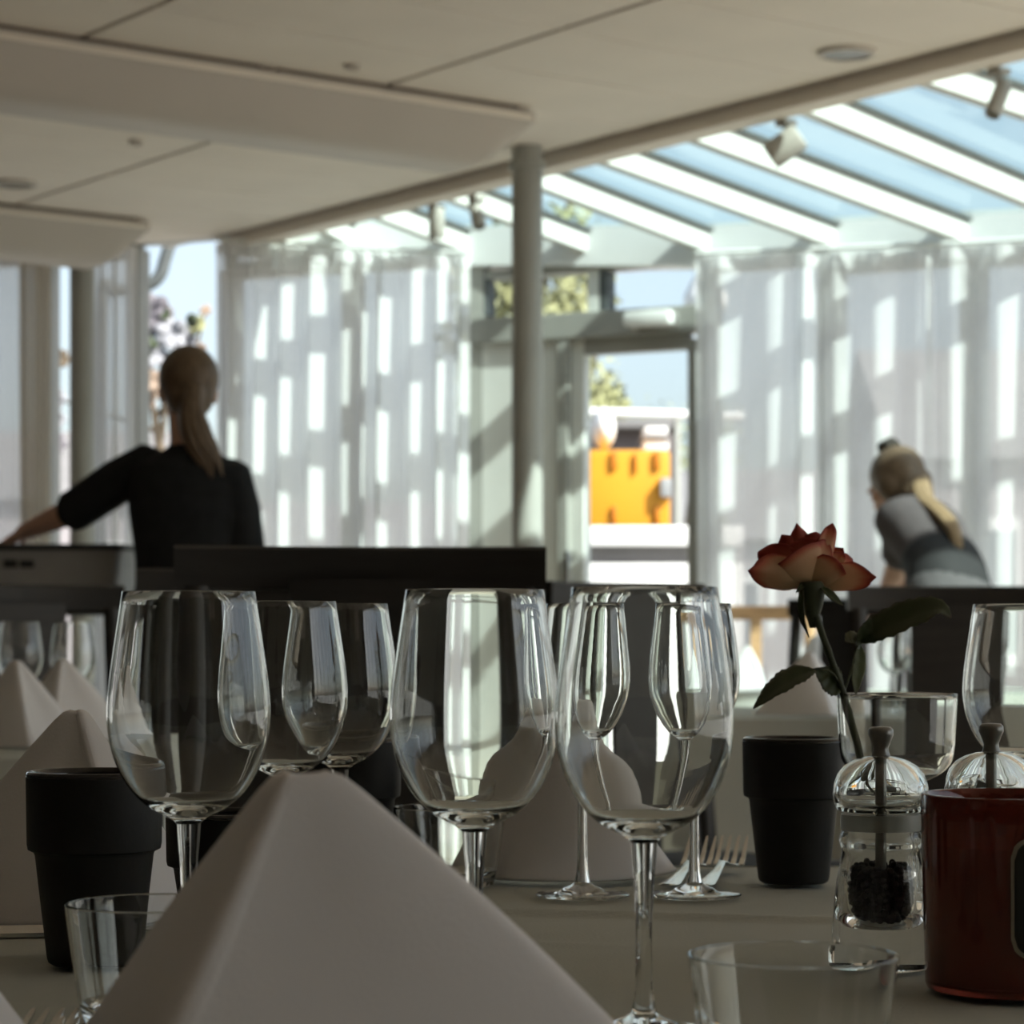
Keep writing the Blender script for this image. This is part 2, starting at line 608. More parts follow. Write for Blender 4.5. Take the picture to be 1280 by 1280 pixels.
for iv in range(5):
    for iu in range(-3, 24):
        c = uv(0, 0)
        uc, vc = 4.98 + pu * (iu + .5), 5.20 - pw * (iv + .5)
        c = uv(uc, vc, CZ + .006)
        if c.y > interp([(-5, 10.7), (-1.7, 10.45), (-1.2, 10.15), (5, 9)], c.x) or c.x < -4.8:
            continue
        link('ceiling_panel', pan, ceil, c)
# rest of the ceiling nearer the camera, one plain field
fld = MB()
for iv in range(5, 12):
    for iu in range(0, 11):
        c = uv(4.98 + 1.35 * (iu - 5), 5.20 - pw * (iv + .5), CZ + .006)
        if abs(c.x) < 4.3 and -2.4 < c.y < 10:
            fld.box(c, (1.34, pw - .022, .012), M=Matrix((U, V, Vector((0, 0, 1)))).transposed())
for iv in range(0, 5):
    for iu in range(0, 8):
        c = uv(4.98 - 1.35 * (iu + .5) - 1.35, 5.20 - pw * (iv + .5), CZ + .006)
        if abs(c.x) < 4.3 and -2.4 < c.y < 10:
            fld.box(c, (1.34, pw - .022, .012), M=Matrix((U, V, Vector((0, 0, 1)))).transposed())
fo = fld.build('plain_panels', M['ceil'], ceil, smooth=False)
fo['kind'] = 'stuff'

# edge beam between ceiling and glass roof
eb = MB()
a, b = F0 + U * 2.25 + V * .05, F0 + U * -8.0 + V * .05
eb.beam(a + Vector((0, 0, 2.665)), b + Vector((0, 0, 2.665)), .10, .23)
struct(eb.build('trim_1', M['ceil'], smooth=False), 'off-white edge beam along the ceiling below the glass roof')

# glass roof: rafters and panes
RP = [(-.0, 450), (0, 597), (0, 745), (0, 897), (0, 1055), (0, 1218), (0, 1385)]
roof = link('glass_roof', None)
struct(roof, 'sloping glass roof with white rafters')


def edge_t(px):
    k = (px - 640) / FPX
    return (F0.x - k * F0.y) / (k * U.y - U.x)


rafts = []
for pe, pf in ((365, 450), (430, 597), (520, 745), (612, 897), (708, 1055), (820, 1218), (961, 1385)):
    s = F0 + U * edge_t(pe) + V * .10
    if pf < 597:
        e = D_.lerp(E_, (pf - 290) / 310.0)
        e = fpt(pf, e.y)
    else:
        e = fac(pf)
    rafts.append((s + Vector((0, 0, 2.575)), e + Vector((0, 0, facz(pf)))))
step = rafts[-1][0] - rafts[-2][0]
for i, e in enumerate([K_ + Vector((-.45, .36, 0)), K_ + Vector((.25, -.32, 0)), K_.lerp(L_, .6), L_.lerp(M_, .0), L_.lerp(M_, .35), L_.lerp(M_, .75), M_ + Vector((0, -.4, 0)), M_ + Vector((0, -1.2, 0))]):
    rafts.append((rafts[6][0] + step * (i + 1) * .92, e + Vector((0, 0, 2.34))))
for i, (s, e) in enumerate(rafts):
    up = Vector((0, 0, .0425))
    d = (e - s).normalized()
    MB().beam(s + up - d * .02, e + up + d * .02, .050, .085, bev=.005).build('rafter', M['rafter'], roof, smooth=False)
    MB().beam(s + up * 2.06, e + up * 2.06, .085, .012).build('gasket', M['darkframe'], roof, smooth=False)
for (s0, e0), (s1, e1) in zip(rafts, rafts[1:]):
    z0 = Vector((0, 0, .096))
    MB().add([s0 + z0, s1 + z0, e1 + z0, e0 + z0], [(0, 1, 2, 3)]).build('pane', M['roofpane'], roof, smooth=False, fix=False)
# wedge of roof at the far left end
s0, e0 = rafts[0]
MB().add([s0 + Vector((0, 0, .096)), e0 + Vector((0, 0, .096)), D_ + Vector((0, 0, 2.70))], [(0, 1, 2)]).build('pane', M['roofpane'], roof, smooth=False, fix=False)

# wall plate along the top of the glass front
pts = [(D_, 290), (E_, 600), (G_, 888), (J_, 1400)]
for i, ((p, x0), (q, x1)) in enumerate(zip(pts, pts[1:])):
    struct(MB().beam(p + Vector((0, 0, facz(x0) + .04)), q + Vector((0, 0, facz(x1) + .04)), .14, .16).build('trim_%d' % (i + 2), M['white'], smooth=False), 'white wall plate carrying the rafters')
pts2 = [J_, K_, L_, M_, N_]
for i, (p, q) in enumerate(zip(pts2, pts2[1:])):
    struct(MB().beam(p + Vector((0, 0, 2.38)), q + Vector((0, 0, 2.38)), .14, .16).build('trim_%d' % (i + 5), M['white'], smooth=False), 'white wall plate outside the picture')


def window(idx, p, q, z0, z1, nm=1, trans=(), label='tall fixed window', fr=.07, frm='frame'):
    """framed window from p to q, nm panes wide, rails at heights trans"""
    o = link('window_%d' % idx, None, None, p)
    struct(o, label)
    d = q - p
    L = d.length
    rz = math.atan2(d.y, d.x)
    o.rotation_euler = (0, 0, rz)
    zs = [z0] + list(trans) + [z1]
    for k in range(nm + 1):
        MB().box((L * k / nm, 0, (z0 + z1) / 2), (fr, .09, z1 - z0), bev=.006).build('mullion', M[frm], o, smooth=False)
    for z in zs:
        MB().box((L / 2, 0, z), (L, .08, fr), bev=.006).build('rail', M[frm], o, smooth=False)
    for k in range(nm):
        for za, zb in zip(zs, zs[1:]):
            MB().add([(L * k / nm, .01, za), (L * (k + 1) / nm, .01, za), (L * (k + 1) / nm, .01, zb), (L * k / nm, .01, zb)], [(0, 1, 2, 3)]).build('pane', M['pane'], o, smooth=False, fix=False)
    return o


window(1, Vector((-5.0, 11.0, 0)), A_, .05, 2.58, 2, label='far left window front behind the grey curtain')
window(2, A_, B_, .05, 2.58, 1, label='narrow bright window beside the grey column')
window(3, B_, C_, .05, 2.58, 1, label='window behind the gathered curtain')
window(4, C_, D_, .05, 2.61, 1, label='clear window behind the standing waitress', frm='frame', fr=.022)
window(5, D_, E_, .05, 2.46, 2, label='window front behind the wide sheer curtain')
window(6, G_, fac(1040), .05, 2.36, 1, label='window behind the sheer curtain right of the door')
window(7, fac(1040), I_, .05, 2.33, 1, label='window behind the middle sheer curtain', fr=.09)
window(8, I_, J_, .05, 2.32, 1, label='window behind the rightmost sheer curtain', fr=.09)
window(9, J_, K_, .05, 2.32, 2, label='window bay right of the picture')
window(10, K_, L_, .05, 2.32, 3, label='window bay right of the picture')
window(11, L_, M_, .05, 2.32, 3, label='window bay right of the picture')
window(12, M_, N_, .05, 2.32, 4, label='window bay right of the picture')
window(13, N_, Vector((5.0, -1.2, 0)), .05, 2.58, 4, label='window bay right of the picture')

# front with the door: panel wall, high lights and the door itself
ez = math.atan2(ED.y, ED.x)
EDn = ED.normalized()


def onfac(px0, px1, y0, y1, off=0.0, thick=.05):
    """box data in the plane of the glass front covering px0..px1 and rows y0..y1"""
    p, q = fac(px0), fac(px1)
    m = (p + q) / 2
    zt, zb = EYE - (y0 - HOR) / FPX * m.y, EYE - (y1 - HOR) / FPX * m.y
    nrm = Vector((-EDn.y, EDn.x, 0))
    c = m - nrm * off + Vector((0, 0, (zt + zb) / 2))
    return c, ((q - p).length, thick, zt - zb)


def facbox(px0, px1, y0, y1, off=0.0, thick=.05, bev=.004, mb=None):
    c, s = onfac(px0, px1, y0, y1, off, thick)
    return (mb or MB()).box(c, s, rz=ez, bev=bev)


FLOORROW = 793 + .93 * FPX / 9.75
wf = facbox(596, 706, 402, FLOORROW, 0, .06, 0).build('wall_front', M['panel'], smooth=False)
struct(wf, 'pale grey panel wall beside the glass door')
for px0, px1 in ((600, 648), (650, 704)):
    facbox(px0, px1, 424, 1060, .036, .012).build('panel', M['panel'], wf, smooth=False)
d1 = link('door_1', None)
struct(d1, 'grey framed glass door onto the terrace')
facbox(598, 890, 392, 424, .01, .12).build('door_head', M['frame'], d1, smooth=False)
facbox(705, 718, 420, FLOORROW, .01, .11).build('jamb', M['frame'], d1, smooth=False)
facbox(884, 896, 392, FLOORROW, .01, .11).build('jamb', M['frame'], d1, smooth=False)
lf = facbox(718, 734, 424, FLOORROW - 4, .0, .06).build('door_stile', M['panel'], d1, smooth=False)
facbox(863, 884, 424, FLOORROW - 4, .0, .06).build('door_stile', M['frame'], d1, smooth=False)
facbox(734, 863, 418, 441, .0, .06).build('door_rail', M['frame'], d1, smooth=False)
facbox(734, 863, FLOORROW - 60, FLOORROW - 4, .0, .06).build('door_rail', M['frame'], d1, smooth=False)
c, s = onfac(733, 864, 436, FLOORROW - 50)
MB().box(c, (s[0], .006, s[2]), rz=ez).build('pane', M['pane'], d1, smooth=False)
hb = MB()
facbox(720, 726, 690, 740, .10, .02, .004, hb); facbox(721, 725, 690, 696, .06, .1, .0, hb); facbox(721, 725, 734, 740, .06, .1, .0, hb)
hb.build('door_handle', M['steel'], d1)
cl = MB(); facbox(800, 858, 394, 412, .12, .10, .015, cl)
cl.build('door_closer', M['white'], d1)
ca = MB(); facbox(812, 834, 411, 418, .10, .03, .003, ca); facbox(806, 816, 418, 421, .12, .03, .003, ca)
ca.build('closer_arm', M['steel'], d1)
wtop = link('window_14', None)
struct(wtop, 'two high window lights above the glass door')
facbox(598, 892, 330, 341, 0, .08).build('rail', M['frame'], wtop, smooth=False)
for px0, px1, k in ((603, 614, 'darkframe'), (739, 754, 'panel'), (754, 764, 'darkframe'), (884, 894, 'frame')):
    facbox(px0, px1, 338, 396, 0, .08).build('mullion', M[k], wtop, smooth=False)
for px0, px1 in ((612, 742), (760, 886)):
    c, s = onfac(px0, px1, 338, 394)
    MB().box(c, (s[0], .006, s[2]), rz=ez).build('pane', M['pane'], wtop, smooth=False)

# pole under the ceiling edge
pp = P(659, 793, 8.50); pp.z = 0
po = struct(link('column', None, None, pp), 'grey round steel column under the ceiling edge')
MB().lathe([(0, 0), (.053, 0), (.053, 2.60), (0, 2.60)], 32).build('shaft', M['pole'], po)
MB().lathe([(0, 0.001), (.10, .001), (.10, .012), (.056, .02), (.056, .02)], 32).build('base_plate', M['pole'], po)
MB().lathe([(.0535, 2.52), (.066, 2.525), (.066, 2.549), (.0535, 2.549)], 32).build('collar', M['pole'], po)
pp2 = P(103, 793, 10.2); pp2.z = 0
po2 = struct(link('column', None, None, pp2), 'grey round column at the left windows')
MB().lathe([(0, 0), (.052, 0), (.052, 2.60), (0, 2.60)], 32).build('shaft', M['pole'], po2)
MB().lathe([(0, 0.001), (.10, .001), (.10, .012), (.054, .02), (.054, .02)], 32).build('base_plate', M['pole'], po2)

# ------------------------------------------------------------------ long ceiling ducts
def duct(u0, v_end, length, label):
    """hung along V; near lip at u0"""
    o = thing('ceiling_duct', label, 'duct', uv(u0, v_end, CZ), 0)
    prof = [(0.0, -.012), (0.0, -.040), (.008, -.050), (.030, -.090), (.060, -.140), (.080, -.165), (.105, -.180), (.14, -.185), (.26, -.185), (.295, -.180), (.32, -.165), (.34, -.140), (.37, -.090), (.392, -.050), (.40, -.040), (.40, -.012)]
    rings = []
    for dv, cut in ((0, .045), (-.04, .085), (-.09, .135), (-.125, .168), (-.15, .185), (-length, .185)):
        rings.append([U * a + V * dv + Vector((0, 0, max(zz, -cut))) for a, zz in prof])
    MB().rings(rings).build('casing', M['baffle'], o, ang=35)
    MB().box(U * -.006 + V * (-length / 2 - .02) + Vector((0, 0, -.034)), (length, .010, .016), rz=math.atan2(V.y, V.x)).build('lip', M['ceil'], o, smooth=False)
    g = MB()
    k = 0
    while k * .95 < length - .1:
        g.box(U * .03 + V * (-.06 - k * .95 - .44) + Vector((0, 0, -.006)), (.88, .05, .012), rz=math.atan2(V.y, V.x))
        k += 1
    g.build('air_slot', M['ceil_void'], o, smooth=False)
    return o


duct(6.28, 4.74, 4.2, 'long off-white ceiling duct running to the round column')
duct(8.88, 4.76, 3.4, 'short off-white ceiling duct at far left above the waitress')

def ceil_disc(px, py, r, label, name, cat):
    Y = (CZ - EYE) * FPX / (HOR - py)
    o = thing(name, label, cat, (PX(px, Y), Y, CZ))
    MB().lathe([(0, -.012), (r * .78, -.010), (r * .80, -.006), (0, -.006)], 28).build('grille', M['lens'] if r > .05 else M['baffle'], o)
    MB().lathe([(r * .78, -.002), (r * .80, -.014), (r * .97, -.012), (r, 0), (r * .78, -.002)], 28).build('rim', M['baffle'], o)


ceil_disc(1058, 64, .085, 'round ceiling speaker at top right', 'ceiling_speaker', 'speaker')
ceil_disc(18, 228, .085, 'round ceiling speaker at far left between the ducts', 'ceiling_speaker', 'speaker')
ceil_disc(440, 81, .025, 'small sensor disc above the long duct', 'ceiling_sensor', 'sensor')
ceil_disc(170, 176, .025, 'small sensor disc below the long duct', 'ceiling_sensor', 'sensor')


def spotlight(px, py, drop, tilt, r, label, yaw=0.0, out=.12):
    t = edge_t(px)
    p = F0 + U * t + V * out
    o = thing('track_spotlight', label, 'spotlight', (p.x, p.y, 2.55), 0, 'spotlights along the glass roof edge')
    MB().box((0, 0, -.010), (.05, .05, .02), rz=.6, bev=.004).build('mount', M['spot'], o)
    MB().tube([(0, 0, -.018), (0, 0, -drop)], .009, 10).build('arm', M['spot'], o)
    R = Matrix.Rotation(yaw, 3, 'Z') @ Matrix.Rotation(tilt, 3, 'X')
    h = MB().lathe([(0, .055), (r * .86, .055), (r, .045), (r, -.055), (r * .9, -.06), (r * .86, -.05), (0, -.05)], 24)
    h.v = [R @ p + Vector((0, 0, -drop - .035)) for p in h.v]
    hd = h.build('lamp_head', M['spot'], o)
    h = MB().lathe([(0, -.052), (r * .84, -.052), (r * .84, -.05), (0, -.05)], 24)
    h.v = [R @ p + Vector((0, 0, -drop - .035)) for p in h.v]
    h.build('lens', M['lens'], hd)


spotlight(513, 265, .03, .15, .030, 'small track spotlight furthest left, pointing down', 0)
spotlight(563, 255, .03, -.4, .026, 'small track spotlight, second from the left beside the column', .4)
spotlight(947, 180, .045, 1.0, .045, 'large drum spotlight above the glass door side, turned sideways', 1.25)
spotlight(1212, 100, .05, -.5, .024, 'slim track spotlight at top right corner', -.9)


# ------------------------------------------------------------------ curtains
def curtain(path, ztop, zbot, label, seed, m='sheer', amp=.035, wl=.15, name='sheer_curtain', cat='curtain', group='curtains along the glass front'):
    rnd = random.Random(seed)
    path = [Vector(p) for p in path]
    L = sum((b - a).length for a, b in zip(path, path[1:]))
    o = thing(name, label, cat, (path[0].x, path[0].y, 0), 0, group)
    base = path[0]
    nf = max(3, int(L / wl))
    nu = nf * 10
    # irregular phase and depth for each fold
    ph = [0.0]
    for i in range(nf):
        ph.append(ph[-1] + rnd.uniform(.6, 1.4))
    ph = [p / ph[-1] * nf for p in ph]
    am = [rnd.uniform(.45, 1.25) for _ in range(nf + 1)]

    def at(s):
        d = s * L
        for a, b in zip(path, path[1:]):
            l = (b - a).length
            if d <= l or b is path[-1]:
                return a.lerp(b, min(1, d / l)), (b - a).normalized()
            d -= l

    def fn(u, v):
        p, d = at(u)
        nrm = Vector((-d.y, d.x, 0))
        f = interp([(ph[i], i) for i in range(nf + 1)], u * nf)
        i = min(int(f), nf - 1)
        aa = lerp(am[i], am[i + 1], f - i) * amp
        w = math.sin(2 * PI * f)
        w = math.copysign(abs(w) ** .75, w)
        k = .55 + .45 * min(1, v * 3) + .1 * v
        zt = lerp(ztop[0], ztop[1], u)
        z = lerp(zt, zbot, v)
        drift = .012 * math.sin(3 * v + i * 1.7)
        return p - base + nrm * (aa * w * k) + d * (drift * v + .25 * aa * math.sin(4 * PI * f)) + Vector((0, 0, z))
    MB().grid(fn, nu, 14).build('fabric', M[m], o, ang=180, fix=False)

    def fh(u, v):
        p, d = at(u)
        nrm = Vector((-d.y, d.x, 0))
        f = interp([(ph[i], i) for i in range(nf + 1)], u * nf)
        return p - base + nrm * (amp * .5 * math.sin(2 * PI * f) - .004) + Vector((0, 0, lerp(ztop[0], ztop[1], u) + .005 - v * .05))
    MB().grid(fh, nu, 1).build('header_tape', M[m], o, ang=180, fix=False)
    return o


INn = Vector((EDn.y, -EDn.x, 0)) * .15     # towards the room
off = (E_ - D_).normalized(); off = Vector((off.y, -off.x, 0)) * .14
cl0 = D_ + off
curtain([D_ + off, fpt(450, D_.lerp(E_, .5).y) + off, fac(604) + off], (2.555, 2.43), .03, 'wide sheer white curtain between the waitress and the round column', 3, amp=.050, wl=.112)
curtain([fac(889) + INn, fac(1034) + INn], (2.36, 2.345), .03, 'sheer white curtain directly right of the glass door', 8, amp=.040, wl=.13)
curtain([fac(1030) + INn * .85, fac(1178) + INn * .85], (2.34, 2.33), .03, 'sheer white curtain behind the bending waitress', 13, amp=.034, wl=.15)
curtain([fac(1174) + INn, fac(1400) + INn], (2.33, 2.32), .03, 'sheer white curtain at the right picture edge', 21, amp=.030, wl=.14)
curtain([fpt(118, 10.45), fpt(171, 10.40)], (2.55, 2.55), .03, 'gathered white curtain beside the grey column at left', 5, amp=.05, wl=.055)
curtain([fpt(24, 10.4), fpt(64, 10.4)], (2.55, 2.55), .03, 'gathered beige curtain left of the bright window strip', 31, m='drape', amp=.03, wl=.05)
curtain([fpt(-160, 10.6), fpt(30, 10.5)], (2.55, 2.55), .03, 'sheer curtain at the far left picture edge', 41, amp=.03, wl=.12)
# curtains of the bays right of the picture soften the side light
curtain([J_ + INn + Vector((.05, -.06, 0)), K_ + Vector((-.12, -.12, 0)), L_ + Vector((-.15, -.1, 0))], (2.32, 2.32), .03, 'sheer curtain beyond the right picture edge', 51, amp=.03, wl=.16)

trk = MB()
trk.tube([D_ + off + Vector((0, 0, 2.575)), fpt(450, D_.lerp(E_, .5).y) + off + Vector((0, 0, 2.51)), fac(604) + off + Vector((0, 0, 2.45))], .009, 8)
struct(trk.build('trim_9', M['white']), 'thin curtain rail of the wide sheer curtain')
trk = MB()
trk.tube([fac(889) + INn + Vector((0, 0, 2.38)), fac(1218) + INn + Vector((0, 0, 2.345)), fac(1400) + INn + Vector((0, 0, 2.335))], .009, 8)
struct(trk.build('trim_10', M['white']), 'thin curtain rail right of the door')

# ------------------------------------------------------------------ tables and cloths
TZ = 0.741                                # top of the near tablecloth


def table(x0, x1, y0, y1, z, tlabel, clabel, drop=.28, rz=0.0, seed=1, group='dining tables under white cloths', fine=False):
    cx, cyy = (x0 + x1) / 2, (y0 + y1) / 2
    W, D = x1 - x0, y1 - y0
    t = thing('dining_table', tlabel, 'table', (cx, cyy, 0), rz, group)
    MB().box((0, 0, z - .018), (W - .02, D - .02, .028), bev=.003).build('table_top', M['leg'], t, smooth=False)
    for sx in (-1, 1):
        for sy in (-1, 1):
            MB().box((sx * (W / 2 - .12), sy * (D / 2 - .12), (z - .032) / 2), (.06, .06, z - .032), bev=.004).build('leg', M['leg'], t, smooth=False)
    rnd = random.Random(seed)
    o = tag(link('tablecloth', None, None, (cx, cyy, z), rz), clabel, 'tablecloth', 'white tablecloths')
    cre = [(rnd.uniform(-.5, .5) * W, rnd.uniform(-.5, .5) * D, rnd.uniform(-.9, .9), rnd.uniform(.003, .006), rnd.uniform(.005, .011)) for _ in range(26)]

    def zz(x, y):
        h = -.0026 + .0006 * mnoise.noise(Vector((x * 3, y * 3, seed)))
        if fine:
            for (a, b, an, hh, wd) in cre:
                dx, dy = x - a, y - b
                dd = -math.sin(an) * dx + math.cos(an) * dy + .01 * math.sin(9 * dx)
                al = math.cos(an) * dx + math.sin(an) * dy
                h += 1.0 * hh * math.exp(-(dd / wd) ** 2) * math.exp(-(al / .22) ** 2)
        return min(h, .0015)
    nx, ny = (260, 260) if fine else (24, 24)
    mb = MB()
    mb.grid(lambda u, v: Vector(((u - .5) * W, (v - .5) * D, zz((u - .5) * W, (v - .5) * D))), nx, ny)
    # hanging sides, one closed skirt with soft folds
    per = []
    ns = 160
    tot = 2 * (W + D)
    for k in range(ns):
        d = k / ns * tot
        if d < W:
            per.append((-W / 2 + d, -D / 2, 0, -1))
        elif d < W + D:
            per.append((W / 2, -D / 2 + d - W, 1, 0))
        elif d < 2 * W + D:
            per.append((W / 2 - (d - W - D), D / 2, 0, 1))
        else:
            per.append((-W / 2, D / 2 - (d - 2 * W - D), -1, 0))
    rings = []
    for j in range(7):
        f = j / 6
        row = []
        for k, (x, y, a, b) in enumerate(per):
            wv = (.5 + .5 * math.sin(k * .55 + seed)) * .03 * f + .012 * min(1, f * 4)
            row.append(Vector((x + a * wv, y + b * wv, -drop * f - (.0012 if j == 0 else 0))))
        rings.append(row)
    mb.rings(rings, cap0=False, cap1=False)
    mb.build('cloth', M['cloth'], o, ang=60)
    return t


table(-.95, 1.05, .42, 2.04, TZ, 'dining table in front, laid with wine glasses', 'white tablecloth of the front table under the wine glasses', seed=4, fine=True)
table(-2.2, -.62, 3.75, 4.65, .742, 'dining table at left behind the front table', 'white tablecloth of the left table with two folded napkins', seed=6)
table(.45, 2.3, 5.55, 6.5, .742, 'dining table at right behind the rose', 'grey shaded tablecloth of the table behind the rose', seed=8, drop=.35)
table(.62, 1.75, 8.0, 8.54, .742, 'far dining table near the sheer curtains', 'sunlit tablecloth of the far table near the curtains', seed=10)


# ------------------------------------------------------------------ wine glasses
def arc_prof(tab, n, z0, z1):
    return [(interp_s(tab, lerp(z0, z1, k / n)), lerp(z0, z1, k / n)) for k in range(n + 1)]


def interp_s(tab, x):
    """smooth interpolation through (x, y) pairs"""
    if x <= tab[0][0]:
        return tab[0][1]
    for i in range(len(tab) - 1):
        if x <= tab[i + 1][0]:
            a = tab[max(i - 1, 0)]; b = tab[i]; c = tab[i + 1]; d = tab[min(i + 2, len(tab) - 1)]
            h = c[0] - b[0]
            m0 = (c[1] - a[1]) / (c[0] - a[0])
            m1 = (d[1] - b[1]) / (d[0] - b[0])
            t = (x - b[0]) / h
            return (2 * t ** 3 - 3 * t * t + 1) * b[1] + (t ** 3 - 2 * t * t + t) * h * m0 + (-2 * t ** 3 + 3 * t * t) * c[1] + (t ** 3 - t * t) * h * m1
    return tab[-1][1]


def make_stemware(name, label, cat, group, H, outer, wall, zb_in, stem, foot_r, seg=56):
    """outer: (z, r) bowl outside from joint to rim; stem: (z, r) from foot joint to bowl joint"""
    o = thing(name, label, cat, (0, 0, 0), 0, group)
    zj = outer[0][0]
    n = 30
    out = []
    for k in range(n + 1):
        f = k / n
        z = lerp(zj, H, f ** 1.35)
        out.append((interp_s(outer, z), z))
    inn = []
    for k in range(n + 1):
        f = k / n
        z = lerp(H, zb_in, 1 - (1 - f) ** 1.8) if k < n else zb_in
        wl = lerp(wall * 2.2, wall, min(1, (z - zb_in) / (.3 * (H - zb_in))))
        r = max(0.0, interp_s(outer, z) - wl)
        if k == n:
            r = 0.0
        inn.append((r, z))
    # keep the inside bowl floor rounded
    rr = []
    for r, z in inn:
        q = (z - zb_in) / (H - zb_in)
        rr.append((min(r, 0.06 * math.sqrt(max(0, q)) * 1.9 if q < .2 else r), z))
    rim = [(out[-1][0] - wall * .15, H + wall * .35), (out[-1][0] - wall * .85, H + wall * .35)]
    MB().lathe(out + rim + rr, seg).build('bowl', M['glass'], o, ang=70)
    MB().lathe([(interp_s(stem, lerp(stem[0][0], zj, k / 14)), lerp(stem[0][0], zj, k / 14)) for k in range(15)], 28 if seg == 56 else 16).build('stem', M['glass'], o, ang=70) if False else None
    st = [(interp_s(stem, lerp(stem[0][0], zj, k / 14)), lerp(stem[0][0], zj, k / 14)) for k in range(15)]
    st[-1] = out[0]
    MB().lathe(st, seg).build('stem', M['glass'], o, ang=70)
    r0, z0 = st[0]
    ft = [(r0, z0), (r0 * 1.5, z0 - .0022), (r0 * 2.4, z0 - .0042), (foot_r * .5, .0034), (foot_r * .75, .0024), (foot_r * .97, .0020), (foot_r, .0013), (foot_r * .99, .0004), (foot_r * .96, 0), (foot_r * .5, .0004), (0, .0008)]
    MB().lathe(ft, seg).build('foot', M['glass'], o, ang=70)
    return o


GH = .211
OUT1 = [(.0905, .0062), (.094, .0105), (.098, .0190), (.104, .0265), (.112, .0328), (.122, .0378), (.134, .0412), (.147, .0425), (.162, .0416), (.178, .0395), (.195, .0370), (.211, .0346)]
ST1 = [(.010, .0062), (.016, .0048), (.026, .0041), (.050, .0040), (.070, .0047), (.084, .0058), (.0905, .0062)]
OUT2 = [(.112, .0050), (.1145, .0085), (.118, .0145), (.124, .0205), (.132, .0262), (.142, .0305), (.153, .0326), (.165, .0325), (.180, .0308), (.196, .0285), (.211, .0262)]
ST2 = [(.010, .0058), (.016, .0045), (.030, .0036), (.070, .0033), (.095, .0038), (.112, .0050)]

gA = make_stemware('wine_glass', '', 'wine glass', 'large wine glasses on the front table', GH, OUT1, .0011, .0985, ST1, .036)
gW = make_stemware('wine_glass', '', 'wine glass', 'slim wine glasses on the front table', GH, OUT2, .0010, .1185, ST2, .034)
proto_done = set()


def put(proto, loc, label, group=None, rz=0.0, skip=()):
    if proto.name in proto_done:
        o = copy_tree(proto, None, skip)
    else:
        o = proto
        proto_done.add(proto.name)
    o.location = loc
    o.rotation_euler = (0, 0, rz)
    if label:
        o['label'] = label
    if group:
        o['group'] = group
    return o


def on(px, s, z=TZ):
    """spot on the front table in column px where a metre spans s pixels"""
    Y = FPX / s
    return (PX(px, Y), Y, z)


put(gA, on(236, 2400), 'large wine glass at left above the black cup')
put(gA, on(593, 2500), 'large wine glass in the middle behind the front napkin')
put(gA, on(805, 2640), 'largest, nearest wine glass, right of the middle')
put(gA, on(356, 1850), 'large wine glass half hidden behind the left wine glass')
put(gA, on(425, 1715), 'large wine glass in front of the black chair back')
put(gA, on(1276, 1690), 'large wine glass cut off by the right picture edge')
put(gW, on(728, 1730), 'slim wine glass seen through the nearest glass, left one')
put(gW, on(868, 1730), 'slim wine glass seen through the nearest glass, right one')

# glasses on other tables
Gfar = 'wine glasses on the tables behind'
for (px, Y, lab) in ((92, 4.59, 'wine glass on the left table behind the folded napkins'), (24, 4.56, 'wine glass at far left on the table with folded napkins'),
                     (1118, 5.95, 'wine glass between the bars of the right black chair, left one'), (1146, 6.15, 'wine glass between the bars of the right black chair, right one')):
    put(gA, (PX(px, Y), Y, .742), lab, Gfar)

# goblet that serves as vase
VOUT = [(.0745, .0060), (.0775, .0110), (.082, .0230), (.088, .0335), (.096, .0400), (.106, .0420), (.118, .0428), (.131, .0436), (.145, .0440)]
VST = [(.012, .0075), (.022, .0060), (.045, .0056), (.066, .0058), (.0745, .0060)]
gv = make_stemware('goblet', 'stemmed water goblet holding the rose', 'goblet', None, .145, VOUT, .0016, .0830, VST, .036)
vase = on(1121, 1700)
gv.location = vase


# ------------------------------------------------------------------ low tumblers
def make_tumbler():
    o = thing('tumbler', '', 'tumbler', (0, 0, 0), 0, 'low glass tumblers on the front table')
    H, R0, R1, wl = .0585, .0340, .0425, .0016
    b = [(0, .0), (R0 - .004, 0), (R0 - .001, .001), (R0, .004)]
    out = [(lerp(R0, R1, (k / 10) ** .8), lerp(.004, H, k / 10)) for k in range(1, 11)]
    rim = [(R1, H + .0004), (R1 - .0003, H + .0009), (R1 - wl + .0003, H + .0009), (R1 - wl, H + .0004)]
    inn = [(lerp(R0, R1, ((z - .004) / (H - .004)) ** .8) - wl, z) for z in [lerp(H, .012, k / 10) for k in range(11)]]
    MB().lathe(b + out + rim + inn + [(R0 - .006, .0085), (R0 - .014, .0078), (0, .0075)], 56).build('body', M['glass'], o, ang=50)
    return o


# a tumbler is one piece of glass: promote its mesh to the thing itself
tb = make_tumbler()
tbody = tb.children[0]
tmesh = tbody.data
bpy.data.objects.remove(tbody); bpy.data.objects.remove(tb)
for px, s, lab in ((991, 3083, 'low glass tumbler nearest, cut off by the bottom edge'), (192, 2583, 'low glass tumbler at left beside the front napkin'),
                   (562, 1660, 'low glass tumbler behind the middle wine glass')):
    tag(link('tumbler', tmesh, None, on(px, s)), lab, 'tumbler', 'low glass tumblers on the front table')


